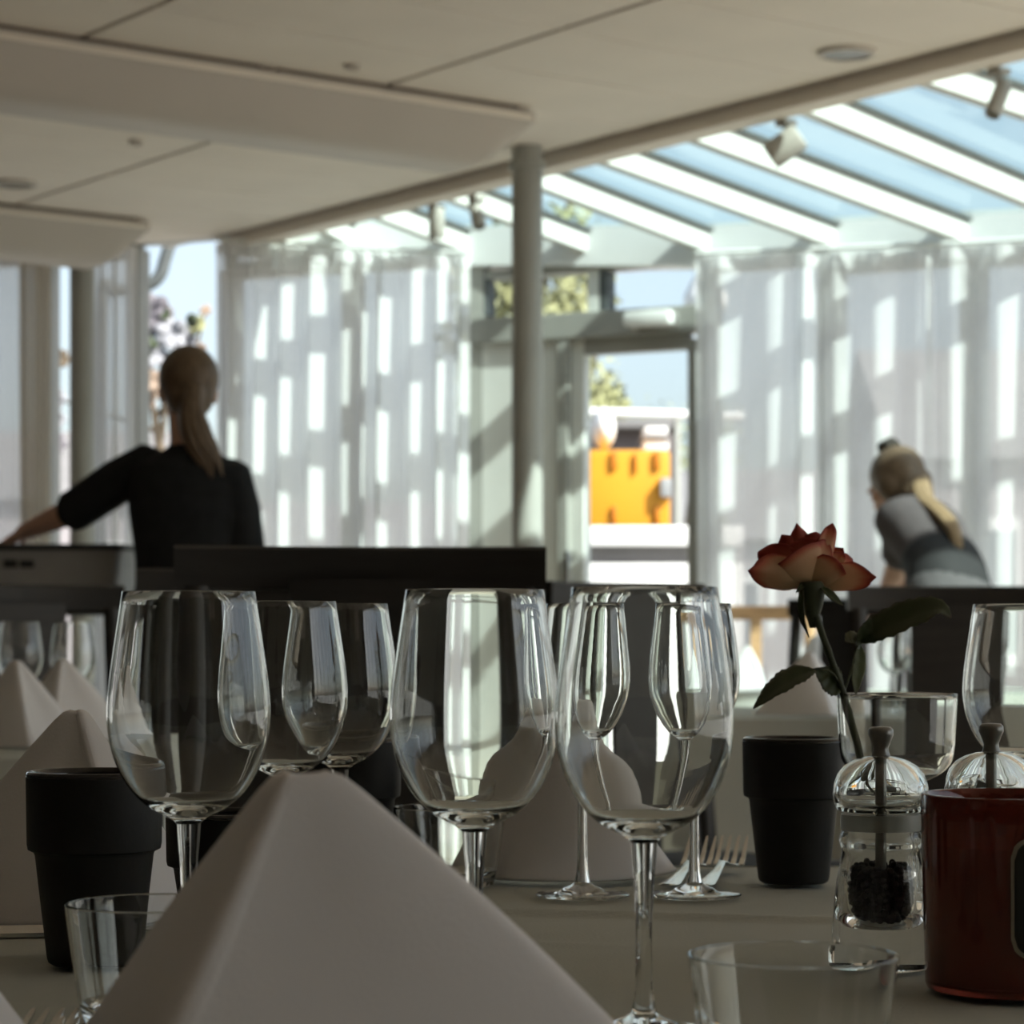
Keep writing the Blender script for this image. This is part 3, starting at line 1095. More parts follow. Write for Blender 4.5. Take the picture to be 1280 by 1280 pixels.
# ------------------------------------------------------------------ black cups
def make_cup(h=.110, k=1.0):
    o = thing('black_cup', '', 'cup', (0, 0, 0), 0, 'black ceramic cups on the front table')
    r = .039 * k
    MB().lathe([(0, 0), (.024 * k, 0), (.0262 * k, .0015), (.027 * k, .004), (.0338 * k, h * .57), (.0345 * k, h * .585), (.0378 * k, h * .60), (.0384 * k, h * .63), (r, h - .003), (r - .0002, h - .001), (r - .001, h),
                (r - .003, h), (r - .0036, h - .002), (.0335 * k, h * .6), (.026 * k, .012), (.022 * k, .006), (0, .005)], 48).build('cup_body', M['black'], o, ang=35)
    MB().lathe([(r + .0001, h - .0025), (r - .0006, h + .0002), (r - .0022, h + .0007), (r - .0036, h), (r - .0038, h - .003)], 48).build('glazed_rim', M['blackgloss'], o, ang=60)
    return o


cup = make_cup()
put(cup, on(118, 2175), 'black stepped ceramic cup at left beside the folded napkins')
put(cup, on(438, 1640), 'black stepped ceramic cup behind the front napkin tip')
put(cup, on(992, 1640), 'black stepped ceramic cup beneath the rose')
cup2 = make_cup(.080, .95)
put(cup2, on(283, 2040), 'low black cup hidden behind the front napkin and glass stem')


# ------------------------------------------------------------------ napkins folded to standing cones
def make_napkin(label, loc, h, base, rz=0.0, top=.10, sc=1.0, group='standing folded napkins', seed=0):
    o = thing('folded_napkin', label, 'napkin', loc, rz, group)
    bc = catmull([Vector((x, y, 0)) * sc for x, y in base], 64)
    tc = [Vector((p.x * top, p.y * top, h)) for p in bc]

    def fn(u, v):
        i = u * 64
        k = min(int(i), 63)
        b = bc[k].lerp(bc[k + 1], i - k)
        t = tc[k].lerp(tc[k + 1], i - k)
        f = v
        p = t.lerp(b, f)
        # rounded tip, slightly bellied sides, soft dents
        p.z -= .004 * max(0, 1 - f / .06) ** 2
        bel = math.sin(PI * f) * .006 * math.sin(PI * 3 * u + seed)
        d = Vector((b.x, b.y, 0)).normalized()
        return p + d * bel + Vector((0, 0, .0015 if v == 1 else 0))
    mb = MB().grid(fn, 64, 28)
    modded(mb, 'outer_fold', [('SOLIDIFY', dict(thickness=.0035, offset=1.0)), ('BEVEL', dict(width=.001, segments=1))], M['napkin'], o)
    # inner layer, a little smaller
    mb = MB().grid(lambda u, v: Vector((fn(.06 + u * .88, v).x * .90, fn(.06 + u * .88, v).y * .90 + .006 * sc, max(.0015, fn(.06 + u * .88, v).z - .008))), 40, 12)
    modded(mb, 'inner_fold', [('SOLIDIFY', dict(thickness=.0025, offset=1.0))], M['napkin'], o)
    return o


BASE1 = [(-.092, .070), (-.106, .040), (-.094, .000), (-.078, -.055), (-.064, -.100), (-.058, -.108), (-.048, -.104), (.010, -.074), (.075, -.034), (.132, .004), (.150, .024), (.144, .048), (.122, .054)]
Yn = .905
make_napkin('large folded white napkin in front, tip under the wine glasses', (PX(377, Yn), Yn, TZ), .1400, BASE1, 0.0, top=.05)
BASE2 = [(-.105, .05), (-.11, .02), (-.07, -.03), (-.01, -.075), (.018, -.092), (.026, -.094), (.032, -.088), (.062, -.035), (.092, .01), (.098, .045)]
s3 = 1880
make_napkin('folded white napkin behind the left black cup', (PX(96, FPX / s3), FPX / s3, TZ), .140, BASE2, .25, top=.025, seed=1, sc=.98)
make_napkin('folded white napkin behind the middle wine glasses', (PX(700, FPX / 1600), FPX / 1600, TZ), .135, [(-.085, .05), (-.085, .01), (-.05, -.045), (.0, -.06), (.05, -.045), (.08, .0), (.088, .03)], -.1, top=.08, seed=2)
make_napkin('folded white napkin cut off at the bottom left corner', (PX(-160, 1.06), 1.06, TZ), .112, [(-.07, .05), (-.08, .0), (-.05, -.05), (.0, -.06), (.05, -.035), (.072, -.004), (.072, .02), (.055, .03)], 0.0, top=.10, seed=3)
s4 = 725
Y4 = FPX / s4
make_napkin('folded napkin on the left table, front one at the picture edge', (PX(20, Y4 - .1), Y4 - .1, .742), .145, BASE2, .15, top=.025, seed=4, sc=1.15)
make_napkin('folded napkin on the left table, behind and right of its twin', (PX(78, Y4 + .12), Y4 + .12, .742), .145, BASE2, -.2, top=.025, seed=5, sc=1.15)
make_napkin('folded napkin on the shaded table right behind the rose stem', (PX(1012, 5.75), 5.75, .742), .150, BASE2, .1, top=.025, seed=6, sc=1.1)
make_napkin('folded napkin on the sunlit far table', (PX(935, 8.2), 8.2, .742), .150, BASE2, .3, top=.025, seed=7, sc=.9)
make_napkin('bright folded napkin on the far table behind the rose stem', (PX(1018, 8.25), 8.25, .742), .185, BASE2, -.3, top=.025, seed=8, sc=.9)


# ------------------------------------------------------------------ cutlery
def make_fork(rise=.012):
    """lies along +Y, tines at the far end"""
    o = thing('fork', '', 'fork', (0, 0, 0), 0, 'forks on the front table')
    def zc(y):
        return interp_s([(0, .003), (.03, .0022), (.09, .006), (.115, .010), (.135, .006), (.155, .0045), (.175, .0045 + rise * .45), (.195, .0045 + rise)], y)
    ys = [0, .006, .02, .05, .09, .115, .128, .138, .148, .152]
    ws = [.004, .0075, .008, .006, .0035, .003, .006, .0105, .0122, .0122]
    rings = []
    for y, wd in zip(ys, ws):
        z = zc(y)
        rings.append([Vector((-wd, y, z)), Vector((-wd * .6, y, z + .0012)), Vector((wd * .6, y, z + .0012)), Vector((wd, y, z)), Vector((wd * .6, y, z - .0009)), Vector((-wd * .6, y, z - .0009))])
    MB().rings(rings).build('handle', M['steel'], o, ang=50)
    tm = None
    for k in range(4):
        x = -.0103 + k * .00687
        r = []
        for y, wd in ((.1515, .0019), (.165, .0018), (.18, .0015), (.192, .0010), (.195, .0005)):
            z = zc(y)
            r.append([Vector((x - wd, y, z - .0008)), Vector((x + wd, y, z - .0008)), Vector((x + wd, y, z + .0009)), Vector((x - wd, y, z + .0009))])
        MB().rings(r).build('tine', M['steel'], o, smooth=False)
    return o


fk = make_fork(.019)
put(fk, (PX(832, 1.84), 1.84, TZ), 'fork left of the black cup beneath the rose', rz=-.22)
put(fk, (PX(876, 1.84), 1.84, TZ), 'fork touching the black cup beneath the rose', rz=-.22)
fk2 = make_fork(.006)
put(fk2, (PX(60, 1.18), .985, TZ), 'fork with tine tips at the bottom left edge, left one', rz=-.02)
put(fk2, (PX(98, 1.157), .960, TZ), 'fork with tine tips at the bottom left edge, right one', rz=-.02)


def make_knife(label, loc, rz):
    o = thing('table_knife', label, 'knife', loc, rz)
    prof = [(.0, .0045), (.01, .0065), (.06, .0062), (.10, .005)]
    MB().rings([[Vector((x * 1, y, .0012)), Vector((0, y, .0055)), Vector((-x, y, .0012)), Vector((0, y, 0.0002))] for y, x in prof]).build('handle', M['steel'], o, ang=60)
    MB().rings([[Vector((a, y, .0014)), Vector((a, y, .003)), Vector((b, y, .0025)), Vector((b, y, .0018))] for y, a, b in ((.10, -.004, .004), (.11, -.006, .008), (.16, -.006, .0095), (.20, -.006, .006), (.212, -.006, -.004))]).build('blade', M['steel'], o, ang=60)


make_knife('table knife lying at the left edge beside the black cup', (PX(-60, 1.62), 1.62, TZ), -1.35)
make_knife('table knife lying along the left edge, second one', (PX(-40, 1.56), 1.56, TZ), -1.42)


# ------------------------------------------------------------------ pepper and salt mills
def make_mill():
    o = thing('pepper_mill', '', 'mill', (0, 0, 0), 0, 'clear acrylic mills')
    body = [(0, 0), (.0262, 0), (.0274, .0012), (.0279, .006), (.0276, .020), (.0266, .036), (.0248, .050), (.0231, .060), (.0222, .066), (.0230, .0695), (.0236, .0720), (.0230, .0750), (.0220, .0775),
            (.0200, .0775), (.0197, .072), (.0186, .065), (.0178, .061), (.0188, .054), (.0198, .045), (.0192, .034), (.0174, .026), (.0140, .0228), (0, .0220)]
    MB().lathe(body, 48).build('body', M['acryl'], o, ang=35)
    def up(pr, dz=.0030):
        return [(r * .93, z * 1.0 + dz) for r, z in pr]
    MB().lathe(up([(.0222, .0748), (.0242, .0750), (.0246, .0800), (.0242, .0840), (.0222, .0842), (.0205, .0838), (.0205, .0752), (.0222, .0748)]), 48).build('ring', M['ring'], o, ang=35)
    cap = [(.0045, .0850), (.0230, .0850), (.0265, .0862), (.0284, .0900), (.0292, .0955), (.0284, .1015), (.0262, .1070), (.0220, .1115), (.0160, .1146), (.0095, .1164), (.0045, .1170)]
    inn = [(.0045, .1135), (.0120, .1122), (.0195, .1078), (.0238, .1020), (.0254, .0960), (.0246, .0915), (.0200, .0885), (.0100, .0880), (.0045, .0879)]
    MB().lathe(up(cap + inn), 48).build('cap', M['acryl'], o, ang=50)
    MB().lathe(up([(0, .1168), (.0058, .1170), (.0050, .1195), (.0046, .1215), (.0062, .1255), (.0078, .1290), (.0076, .1320), (.0060, .1334), (0, .1338)]), 28).build('knob', M['knob'], o, ang=50)
    MB().lathe([(0, .0225), (.0032, .0225), (.0032, .1194), (0, .1194)], 16).build('shaft', M['knob'], o, ang=50)
    rnd = random.Random(7)
    pc = MB()
    cnt = 0
    while cnt < 900:
        z = rnd.uniform(.0258, .0565)
        R = interp([(.0240, .0122), (.0270, .0158), (.034, .0180), (.045, .0186), (.054, .0176), (.060, .0166)], z)
        a, q = rnd.uniform(0, 2 * PI), math.sqrt(rnd.uniform(.45, 1.0))
        r = (R + .0008) * q - .0018
        if r < .0055:
            continue
        s = rnd.uniform(.0017, .0024)
        pc.ball((r * math.cos(a), r * math.sin(a), z), (s, s * rnd.uniform(.85, 1), s * rnd.uniform(.85, 1)), 7, 5)
        cnt += 1
    p = pc.build('peppercorns', M['pepper'], o)
    p['kind'] = 'stuff'
    return o


mill = make_mill()
put(mill, on(1101, 2200), 'clear acrylic pepper mill with black peppercorns, left of the red candle')
mill2 = put(mill, on(1239, 2120), 'clear acrylic mill half hidden behind the red candle glass', skip=('peppercorns',))
mill2['category'] = 'mill'

# ------------------------------------------------------------------ red candle glass
ca = thing('candle_glass', 'dark red candle glass with black label at the right edge', 'candle', on(1268, 2350))
H, R0, R1 = .1035, .0470, .0494
out = [(lerp(R0, R1, k / 8), lerp(.004, H, k / 8)) for k in range(9)]
inn = [(lerp(R0, R1, k / 8) - .0028, lerp(.006, H, k / 8)) for k in range(8, -1, -1)]
MB().lathe([(0, 0), (R0 - .005, 0), (R0 - .001, .0012)] + out + [(R1 - .0006, H + .0009), (R1 - .0022, H + .0009)] + inn + [(R0 - .006, .0040), (0, .0038)], 64).build('holder', M['red'], ca, ang=50)
MB().lathe([(0, .0040), (R0 - .0075, .0043), (R0 - .0034, .0075), (lerp(R0, R1, .72) - .0036, .078), (lerp(R0, R1, .72) - .006, .0772), (0, .0765)], 48).build('wax', M['wax'], ca, ang=50)
MB().tube([(0, 0, .0765), (.001, 0, .084), (.003, 0, .089)], .0011, 8).build('wick', M['wick'], ca)
# curved label on the side that faces the room
def label_patch(a0, a1, z0, z1, dr, m, nm, par):
    na, cr = 30, .010
    def fn(u, v):
        a = lerp(a0, a1, u)
        w = (a1 - a0) * R1
        x = u * w
        e = min(x, w - x)
        cut = 0.0
        if e < cr:
            cut = cr - math.sqrt(max(0, cr * cr - (cr - e) ** 2))
        z = lerp(z0 + cut, z1 - cut, v)
        R = lerp(R0, R1, z / H) + dr
        return Vector((R * math.cos(a), R * math.sin(a), z))
    return modded(MB().grid(fn, na, 8), nm, [('SOLIDIFY', dict(thickness=.0003, offset=1.0))], m, par)
aL = -PI / 2 - .235
lb = label_patch(aL, aL + 1.10, .0225, .0845, .0004, M['labeledge'], 'label_border', ca)
label_patch(aL + .035, aL + 1.065, .0240, .0830, .0010, M['label'], 'paper_label', ca)

# ------------------------------------------------------------------ the rose
rose = thing('rose', 'single orange red rose with leafy stem standing in the goblet', 'rose', (vase[0], vase[1], TZ + .0835))
RO = Vector((vase[0], vase[1], TZ + .0835))
YR = vase[1]


def rp(px, py, dy=0.0):
    return P(px, py, YR) + Vector((0, dy, 0)) - RO


stem_pts = catmull([Vector((.016, .0, .0)), rp(1086, 968, .0), rp(1070, 925, -.004), rp(1056, 880, -.010), rp(1045, 848, -.012), rp(1028, 800, -.010), rp(1018, 768, -.008), rp(1014, 745, -.006)], 40)
stem_pts[0].z = max(stem_pts[0].z, .003)
MB().tube(stem_pts, [lerp(.0030, .0024, k / 40) + (.0005 if k % 11 == 5 else 0) for k in range(41)], 10).build('stem', M['stem'], rose)


def settint(o, vals):
    at = o.data.attributes.new('tint', 'FLOAT', 'POINT')
    at.data.foreach_set('value', vals)


def blade(name, par, m, pts, width, normal, fold=.25, serr=0.0, nl=22, nw=8, wprof=None, tip=.0):
    """leaf or sepal along pts"""
    path = catmull(pts, nl)
    normal = Vector(normal).normalized()
    vs, tv = [], []
    rnd = random.Random(len(name) + int(width * 1e5))
    for i, p in enumerate(path):
        d = (path[min(i + 1, nl)] - path[max(i - 1, 0)]).normalized()
        s = d.cross(normal).normalized()
        nn = s.cross(d)
        f = i / nl
        wd = width * (wprof(f) if wprof else (math.sin(PI * min(1, f ** .75)) ** .85))
        wd = max(wd, .0003)
        for j in range(nw + 1):
            q = j / nw * 2 - 1
            k = 1.0
            if abs(q) == 1 and serr:
                k = 1 + serr * (1 if i % 2 else -1)
            vs.append(p + s * (q * wd * k) + nn * (abs(q) * wd * fold + .05 * wd * math.sin(i * 1.1 + q * 3)))
            tv.append(max(abs(q) ** 3 * .9, f ** 3))
    mb = MB()
    mb.add(vs, [(i * (nw + 1) + j, i * (nw + 1) + j + 1, (i + 1) * (nw + 1) + j + 1, (i + 1) * (nw + 1) + j) for i in range(nl) for j in range(nw)])
    o = mb.build(name, m, par, ang=180, fix=False)
    settint(o, tv)
    mod = o.modifiers.new('thick', 'SOLIDIFY'); mod.thickness = .0005
    return o


MB().tube(catmull([rp(1050, 862, -.011), rp(1038, 842, -.016), rp(1020, 835, -.02), rp(1008, 838, -.022)], 10), .0009, 6).build('leaf_stalk', M['stem'], rose)
blade('leaf', rose, M['leaf'], [rp(1014, 836, -.021), rp(990, 845, -.026), rp(962, 862, -.03), rp(936, 884, -.032)], .0115, (-.35, -.6, .75), .2, .06)
blade('leaf', rose, M['leaf'], [rp(1052, 858, -.010), rp(1040, 853, -.012), rp(1028, 845, -.014), rp(1015, 836, -.016)], .0115, (.1, -.85, .4), .2, .05)
MB().tube(catmull([rp(1052, 868, -.01), rp(1060, 848, -.004), rp(1067, 828, .0), rp(1072, 806, .004), rp(1080, 797, .006)], 12), .0009, 6).build('leaf_stalk', M['stem'], rose)
blade('leaf', rose, M['leaf'], [rp(1074, 802, .004), rp(1100, 785, .0), rp(1140, 768, -.006), rp(1170, 760, -.01), rp(1186, 772, -.012)], .0125, (.25, -.75, .6), .22, .07)
blade('leaf', rose, M['leaf'], [rp(1076, 808, .004), rp(1066, 800, .0), rp(1056, 802, -.004)], .0085, (0, -.7, .7), .2, .05)
blade('leaf', rose, M['leaf'], [rp(1076, 806, .004), rp(1079, 790, -.002), rp(1088, 772, -.006)], .0070, (.5, -.8, .1), .3, .04)
blade('leaf', rose, M['paleleaf'], [rp(1076, 806, .005), rp(1074, 828, .002), rp(1070, 850, -.002), rp(1069, 868, -.004)], .0055, (.3, -.9, .1), .3, .03)

# hip and sepals
hb = rp(1013, 734, -.006)
ax = Vector((-.05, -.02, 1)).normalized()
hip = MB().tube([hb + ax * z for z in (-.030, -.024, -.014, -.006, .0, .004)], [.0026, .0040, .0078, .0096, .0100, .008], 20)
hip.build('rose_hip', M['stem'], rose)
blade('sepal', rose, M['leaf'], [rp(1001, 735, -.012), rp(998, 752, -.017), rp(1000, 775, -.018), rp(1008, 797, -.016)], .0026, (-.6, -.7, 0), .3)
blade('sepal', rose, M['leaf'], [rp(1024, 733, -.012), rp(1032, 742, -.015), rp(1041, 750, -.016), rp(1051, 757, -.016)], .0042, (.5, -.7, .4), .3)
blade('sepal', rose, M['leaf'], [rp(1004, 731, -.010), rp(998, 735, -.014), rp(992, 741, -.016)], .0020, (-.3, -.8, .3), .3)
blade('sepal', rose, M['leaf'], [rp(1018, 731, .006), rp(1028, 736, .012), rp(1034, 734, .016)], .0030, (.3, .7, .3), .3)

PXM = YR / FPX


def petal(tipx, tipy, tipd, half, m, face, cup=.3, curl=.25, wp=.62, seed=0, bx=0, by=0, bd=0, point=.10, ruff=.04):
    """petal from the hip to a tip given in rose pixels (right, up, towards the far side)"""
    B = hb + Vector((bx, bd, by)) * PXM + ax * .002
    T = hb + Vector((tipx, tipd, tipy)) * PXM
    D = T - B
    d = D.normalized()
    outw = Vector(face); outw = (outw - d * outw.dot(d)).normalized()
    s = d.cross(outw).normalized()
    rnd = random.Random(seed)
    nl, nw = 18, 16
    vs, tv = [], []
    Wd = half * PXM
    for i in range(nl + 1):
        f = i / nl
        wd = Wd * (.20 + .80 * math.sin(PI / 2 * min(1.0, f * 1.7)))
        for j in range(nw + 1):
            q = j / nw * 2 - 1
            # rounded, slightly pointed far edge
            fl = f * (1 - .30 * abs(q) ** 2.8) + (point * max(0, 1 - abs(q) * 3) * f ** 6)
            bend = math.sin(PI * fl * .9) * cup * D.length * .45
            lip = curl * D.length * max(0, fl - .62) ** 2 * 2.2
            ru = ruff * D.length * math.sin(5 * q + seed) * f ** 4
            vs.append(B + d * (fl * D.length) + outw * (bend * .55 + lip + ru) + s * (q * wd) - outw * (abs(q) ** 2 * wd * cup * 1.1))
            e = max(f ** 1.5, abs(q) ** 5 * min(1, f * 1.5))
            tv.append(min(1, max(0, e + .06 * mnoise.noise(Vector((q * 3, f * 5, seed))))))
    mb = MB().add(vs, [(i * (nw + 1) + j, i * (nw + 1) + j + 1, (i + 1) * (nw + 1) + j + 1, (i + 1) * (nw + 1) + j) for i in range(nl) for j in range(nw)])
    o = mb.build('petal', M[m], rose, ang=180, fix=False)
    settint(o, tv)
    mod = o.modifiers.new('thick', 'SOLIDIFY'); mod.thickness = .0006
    return o


petal(-6, 50, 26, 46, 'petal', (0, 1, -.2), .40, .15, seed=11, point=.02)
petal(-60, 45, 14, 26, 'petalred', (-.3, -.8, -.3), .28, .20, seed=2, point=.04)
petal(50, 35, 14, 22, 'petal', (.3, -.8, -.3), .28, .20, seed=5, point=.04)
petal(-34, 62, 8, 20, 'petalred', (-.2, -1, 0), .25, .05, seed=7, point=.06)
petal(-17, 74, 6, 15, 'petalred', (.1, -1, 0), .22, .0, seed=8, point=.08)
petal(6, 67, 4, 24, 'petalred', (0, -1, 0), .25, .0, seed=9, point=.03)
petal(-10, 60, -4, 28, 'petalred', (-.1, -1, -.1), .30, -.05, seed=12, point=.03)
petal(25, 75, -6, 14, 'petal', (.3, -1, 0), .20, -.05, seed=6, point=.06)
petal(14, 58, -9, 17, 'petal', (.2, -1, -.1), .30, .0, seed=10, point=.03)
petal(-76, 24, -10, 24, 'petal', (-.2, -.85, -.40), .30, .25, seed=1, by=6, point=.07)
petal(74, 14, -10, 19, 'petal', (.2, -.85, -.35), .30, .25, seed=4, by=7, point=.07)
petal(-30, 40, -20, 38, 'petal', (-.1, -1, -.25), .42, .08, seed=3, by=2, point=.01)
petal(36, 27, -18, 24, 'petal', (.2, -1, -.25), .40, .15, seed=13, by=2, point=.02)


# ------------------------------------------------------------------ chairs
def make_chair(W=.44, H=1.035, m='chair', slat=.17):
    """origin on the floor under the middle of the back; the seat extends along -Y"""
    o = thing('dining_chair', '', 'chair', (0, 0, 0), 0, 'black dining chairs')
    mm = M[m]
    # curved top rail
    n = 14
    rings = []
    for k in range(n + 1):
        x = (k / n - .5) * W
        y = .030 * (1 - (2 * k / n - 1) ** 2) + .015
        hh = .052
        rings.append([Vector((x, y - .011, H - hh)), Vector((x, y + .011, H - hh)), Vector((x, y + .013, H - .004)), Vector((x, y + .008, H)), Vector((x, y - .008, H)), Vector((x, y - .013, H - .004))])
    MB().rings(rings).build('top_rail', mm, o, ang=50)
    for s in (-1, 1):
        MB().tube([(s * (W / 2 - .022), .018, H - .049), (s * (W / 2 - .022), -.002, .75), (s * (W / 2 - .022), -.03, .45), (s * (W / 2 - .022), .02, 0)], [(.021, .013), (.021, .015), (.021, .018), (.017, .015)], 8, side=Vector((1, 0, 0))).build('rear_leg', mm, o, ang=50)
        MB().beam((s * (W / 2 - .02), -.40, .43), (s * (W / 2 - .02), -.40, 0), .036, .036, bev=.003, up=Vector((0, 1, 0))).build('front_leg', mm, o, smooth=False)
        MB().beam((s * (W / 2 - .02), -.38, .22), (s * (W / 2 - .02), -.01, .22), .018, .03, bev=.002).build('stretcher', mm, o, smooth=False)
    MB().rings([[Vector((x, .002 + y0, z)) for x, y0 in ((-slat / 2, -.006), (slat / 2, -.006), (slat / 2, .006), (-slat / 2, .006))] for z, dy in ((.47, -.02), (.75, 0), (H - .04, .03))]).build('back_slat', mm, o, smooth=False)
    so = MB().box((0, -.20, .445), (W, .44, .035), bev=.012).build('seat', mm, o)
    MB().box((0, -.20, .473), (W - .03, .41, .03), bev=.013).build('seat_pad', M['apron'], o)
    MB().beam((-W / 2 + .04, -.40, .41), (W / 2 - .04, -.40, .41), .02, .05).build('apron_rail', mm, o, smooth=False)
    return o


ch = make_chair()
Yc = 2.93
put(ch, (PX(452, Yc), Yc, 0), 'black wooden chair nearest, its wide back behind the wine glasses', rz=.10)
put(ch, (PX(1188, 5.35), 5.35, 0), 'black wooden chair at right beneath the bending waitress', rz=.0)
put(ch, (PX(34, 5.2), 5.2, 0), 'black wooden chair at far left behind the folded napkins', rz=.55)
put(ch, (PX(790, 5.0), 5.0, 0), 'black wooden chair behind the nearest wine glass', rz=.75)
put(ch, (PX(1054, 7.2), 7.2, 0), 'black wooden chair behind the rose stem', rz=-.85)
put(ch, (PX(345, 3.95), 3.95, 0), 'black wooden chair half hidden behind the nearest chair back', rz=.12)
lw = make_chair(m='wood', slat=.04)
lw['group'] = 'light wooden chairs'
put(lw, (PX(945, 9.05), 9.05, 0), 'light wooden chair at the sunlit far table', 'light wooden chairs')


# ------------------------------------------------------------------ tub on a trolley
tY = 7.15
tubx = PX(45, tY)
tro = thing('serving_trolley', 'dark serving trolley carrying the grey tub at left', 'trolley', (tubx, tY + .05, 0), -.06)
for z in (.35, 1.0):
    MB().box((0, 0, z), (.62, .42, .03), bev=.005).build('shelf', M['tubdark'], tro, smooth=False)
for sx in (-1, 1):
    for sy in (-1, 1):
        MB().tube([(sx * .29, sy * .19, .08), (sx * .29, sy * .19, 1.0)], .012, 10).build('post', M['tubdark'], tro)
        MB().ball((sx * .29, sy * .19, .042), (.02, .041, .041), 12, 8).build('caster', M['shoe'], tro)
tub = thing('dish_tub', 'grey plastic dish tub with handle slot under her stretched arm', 'tub', (tubx, tY + .05, 1.015), -.10)
wt, wb_, dt, db, hh = .29, .265, .19, .17, .165
def rr_(wx, wy, z, r=.03):
    pts = []
    for cx, cyy, a0 in ((wx - r, wy - r, 0), (-wx + r, wy - r, PI / 2), (-wx + r, -wy + r, PI), (wx - r, -wy + r, 1.5 * PI)):
        for k in range(5):
            a = a0 + PI / 2 * k / 4
            pts.append(Vector((cx + r * math.cos(a), cyy + r * math.sin(a), z)))
    return pts
MB().rings([rr_(wb_ - .004, db - .004, .006), rr_(wb_, db, 0.0), rr_(wt, dt, hh), rr_(wt - .006, dt - .006, hh), rr_(wb_ - .006, db - .006, .008)]).build('basin', M['tub'], tub, ang=50)
MB().rings([rr_(wt + .010, dt + .010, hh - .012), rr_(wt + .012, dt + .012, hh + .004), rr_(wt - .008, dt - .008, hh + .006), rr_(wt - .008, dt - .008, hh - .004), rr_(wt + .010, dt + .010, hh - .012)], cap0=False, cap1=False).build('rim', M['tubdark'], tub, ang=50)
for sx in (-.024, .024):
    MB().box((-.005 + sx, -(dt - .008), hh - .050), (.042, .014, .024), bev=.005).build('handle_slot', M['tubdark'], tub, smooth=False)


# ------------------------------------------------------------------ people
def limb(mb, pts, n=16, side=Vector((1, 0, 0))):
    """pts: (position, rx, ry); closed rounded ends"""
    pos = [Vector(p[0]) for p in pts]
    d0 = (pos[0] - pos[1]).normalized()
    d1 = (pos[-1] - pos[-2]).normalized()
    path = [pos[0] + d0 * min(pts[0][1], pts[0][2]) * .5] + pos + [pos[-1] + d1 * min(pts[-1][1], pts[-1][2]) * .5]
    rad = [(pts[0][1] * .55, pts[0][2] * .55)] + [(p[1], p[2]) for p in pts] + [(pts[-1][1] * .55, pts[-1][2] * .55)]
    mb.tube(path, rad, n, side=side)


def add_hand(mb, wrist, d, nrm, thumb_side, curl=.5, size=1.0):
    """palm and five fingers; d points along the hand, nrm out of its back"""
    d = Vector(d).normalized()
    nrm = Vector(nrm); nrm = (nrm - d * nrm.dot(d)).normalized()
    s = d.cross(nrm) * thumb_side
    w_ = Vector(wrist)
    for k in (-.024, -.008, .008, .024):
        mb.capsule(w_ + s * k * .7 * size, w_ + d * .078 * size + s * k * 1.15 * size, .0135 * size, .0110 * size, 10)
    for k, ln in ((.027, .072), (.009, .080), (-.009, .075), (-.027, .058)):
        p = w_ + d * .084 * size + s * k * 1.1 * size
        dirv = d.copy()
        for j, (fr, r) in enumerate(((.45, .0086), (.30, .0078), (.25, .0068))):
            ang = curl * (.55 if j == 0 else .8)
            dirv = (dirv * math.cos(ang) - nrm * math.sin(ang))
            # turn the reference so the next joint keeps bending the same way
            q = p + dirv.normalized() * ln * fr * size
            mb.capsule(p, q, r * size, (r - .0008) * size, 8)
            p = q
            t = dirv.normalized()
            nrm2 = (nrm - t * nrm.dot(t))
            dirv = t
        del p
    p = w_ + d * .022 * size + s * .026 * size
    q = p + (d * .6 + s * .75 - nrm * .25).normalized() * .040 * size
    mb.capsule(p, q, .0125 * size, .0100 * size, 8)
    r = q + (d * .85 + s * .25 - nrm * .45).normalized() * .032 * size
    mb.capsule(q, r, .0095 * size, .0078 * size, 8)


def head_frame(fw, up):
    fw = Vector(fw).normalized()
    up = Vector(up)
    up = (up - fw * up.dot(fw)).normalized()
    rt = fw.cross(up)
    return Matrix((rt, fw, up)).transposed()


def add_head(mb, c, R):
    """skull, jaw, nose, ears, brow; c is the middle of the head, R columns are right, forward, up"""
    c = Vector(c)
    def T(x, y, z):
        return c + R @ Vector((x, y, z))
    mb.ball(T(0, -.012, .025), (.074, .092, .088), 20, 14, R)
    mb.ball(T(0, .022, -.035), (.058, .068, .078), 18, 12, R)
    mb.ball(T(0, .055, -.088), (.026, .024, .020), 12, 8, R)
    mb.capsule(T(0, .088, .012), T(0, .105, -.020), .009, .012)
    mb.ball(T(0, .098, -.026), (.016, .012, .010), 10, 8, R)
    mb.capsule(T(-.034, .078, .026), T(.034, .078, .026), .011, .011)
    mb.capsule(T(-.020, .082, -.056), T(.020, .082, -.056), .010, .010)
    for s in (-1, 1):
        mb.ball(T(s * .075, -.006, -.008), (.010, .022, .032), 10, 8, R)
        mb.ball(T(s * .038, .066, -.012), (.024, .020, .020), 10, 8, R)


def face_parts(par, c, R):
    c = Vector(c)
    for s in (-1, 1):
        e = MB().ball(c + R @ Vector((s * .031, .078, .006)), (.0125, .010, .0085), 12, 8, R).build('eye', M['eye'], par)
        MB().ball(c + R @ Vector((s * .031, .0865, .006)), (.0052, .0035, .0052), 10, 6, R).build('iris', M['iris'], e)
        MB().tube([c + R @ Vector((s * .016, .091, .026)), c + R @ Vector((s * .032, .092, .031)), c + R @ Vector((s * .048, .083, .026))], [.002, .003, .0015], 6).build('eyebrow', M['hair'], par)
    MB().tube([c + R @ Vector((-.022, .086, -.056)), c + R @ Vector((-.008, .093, -.053)), c + R @ Vector((0, .094, -.055)), c + R @ Vector((.008, .093, -.053)), c + R @ Vector((.022, .086, -.056))], [.002, .005, .005, .005, .002], 8).build('mouth', M['lip'], par)


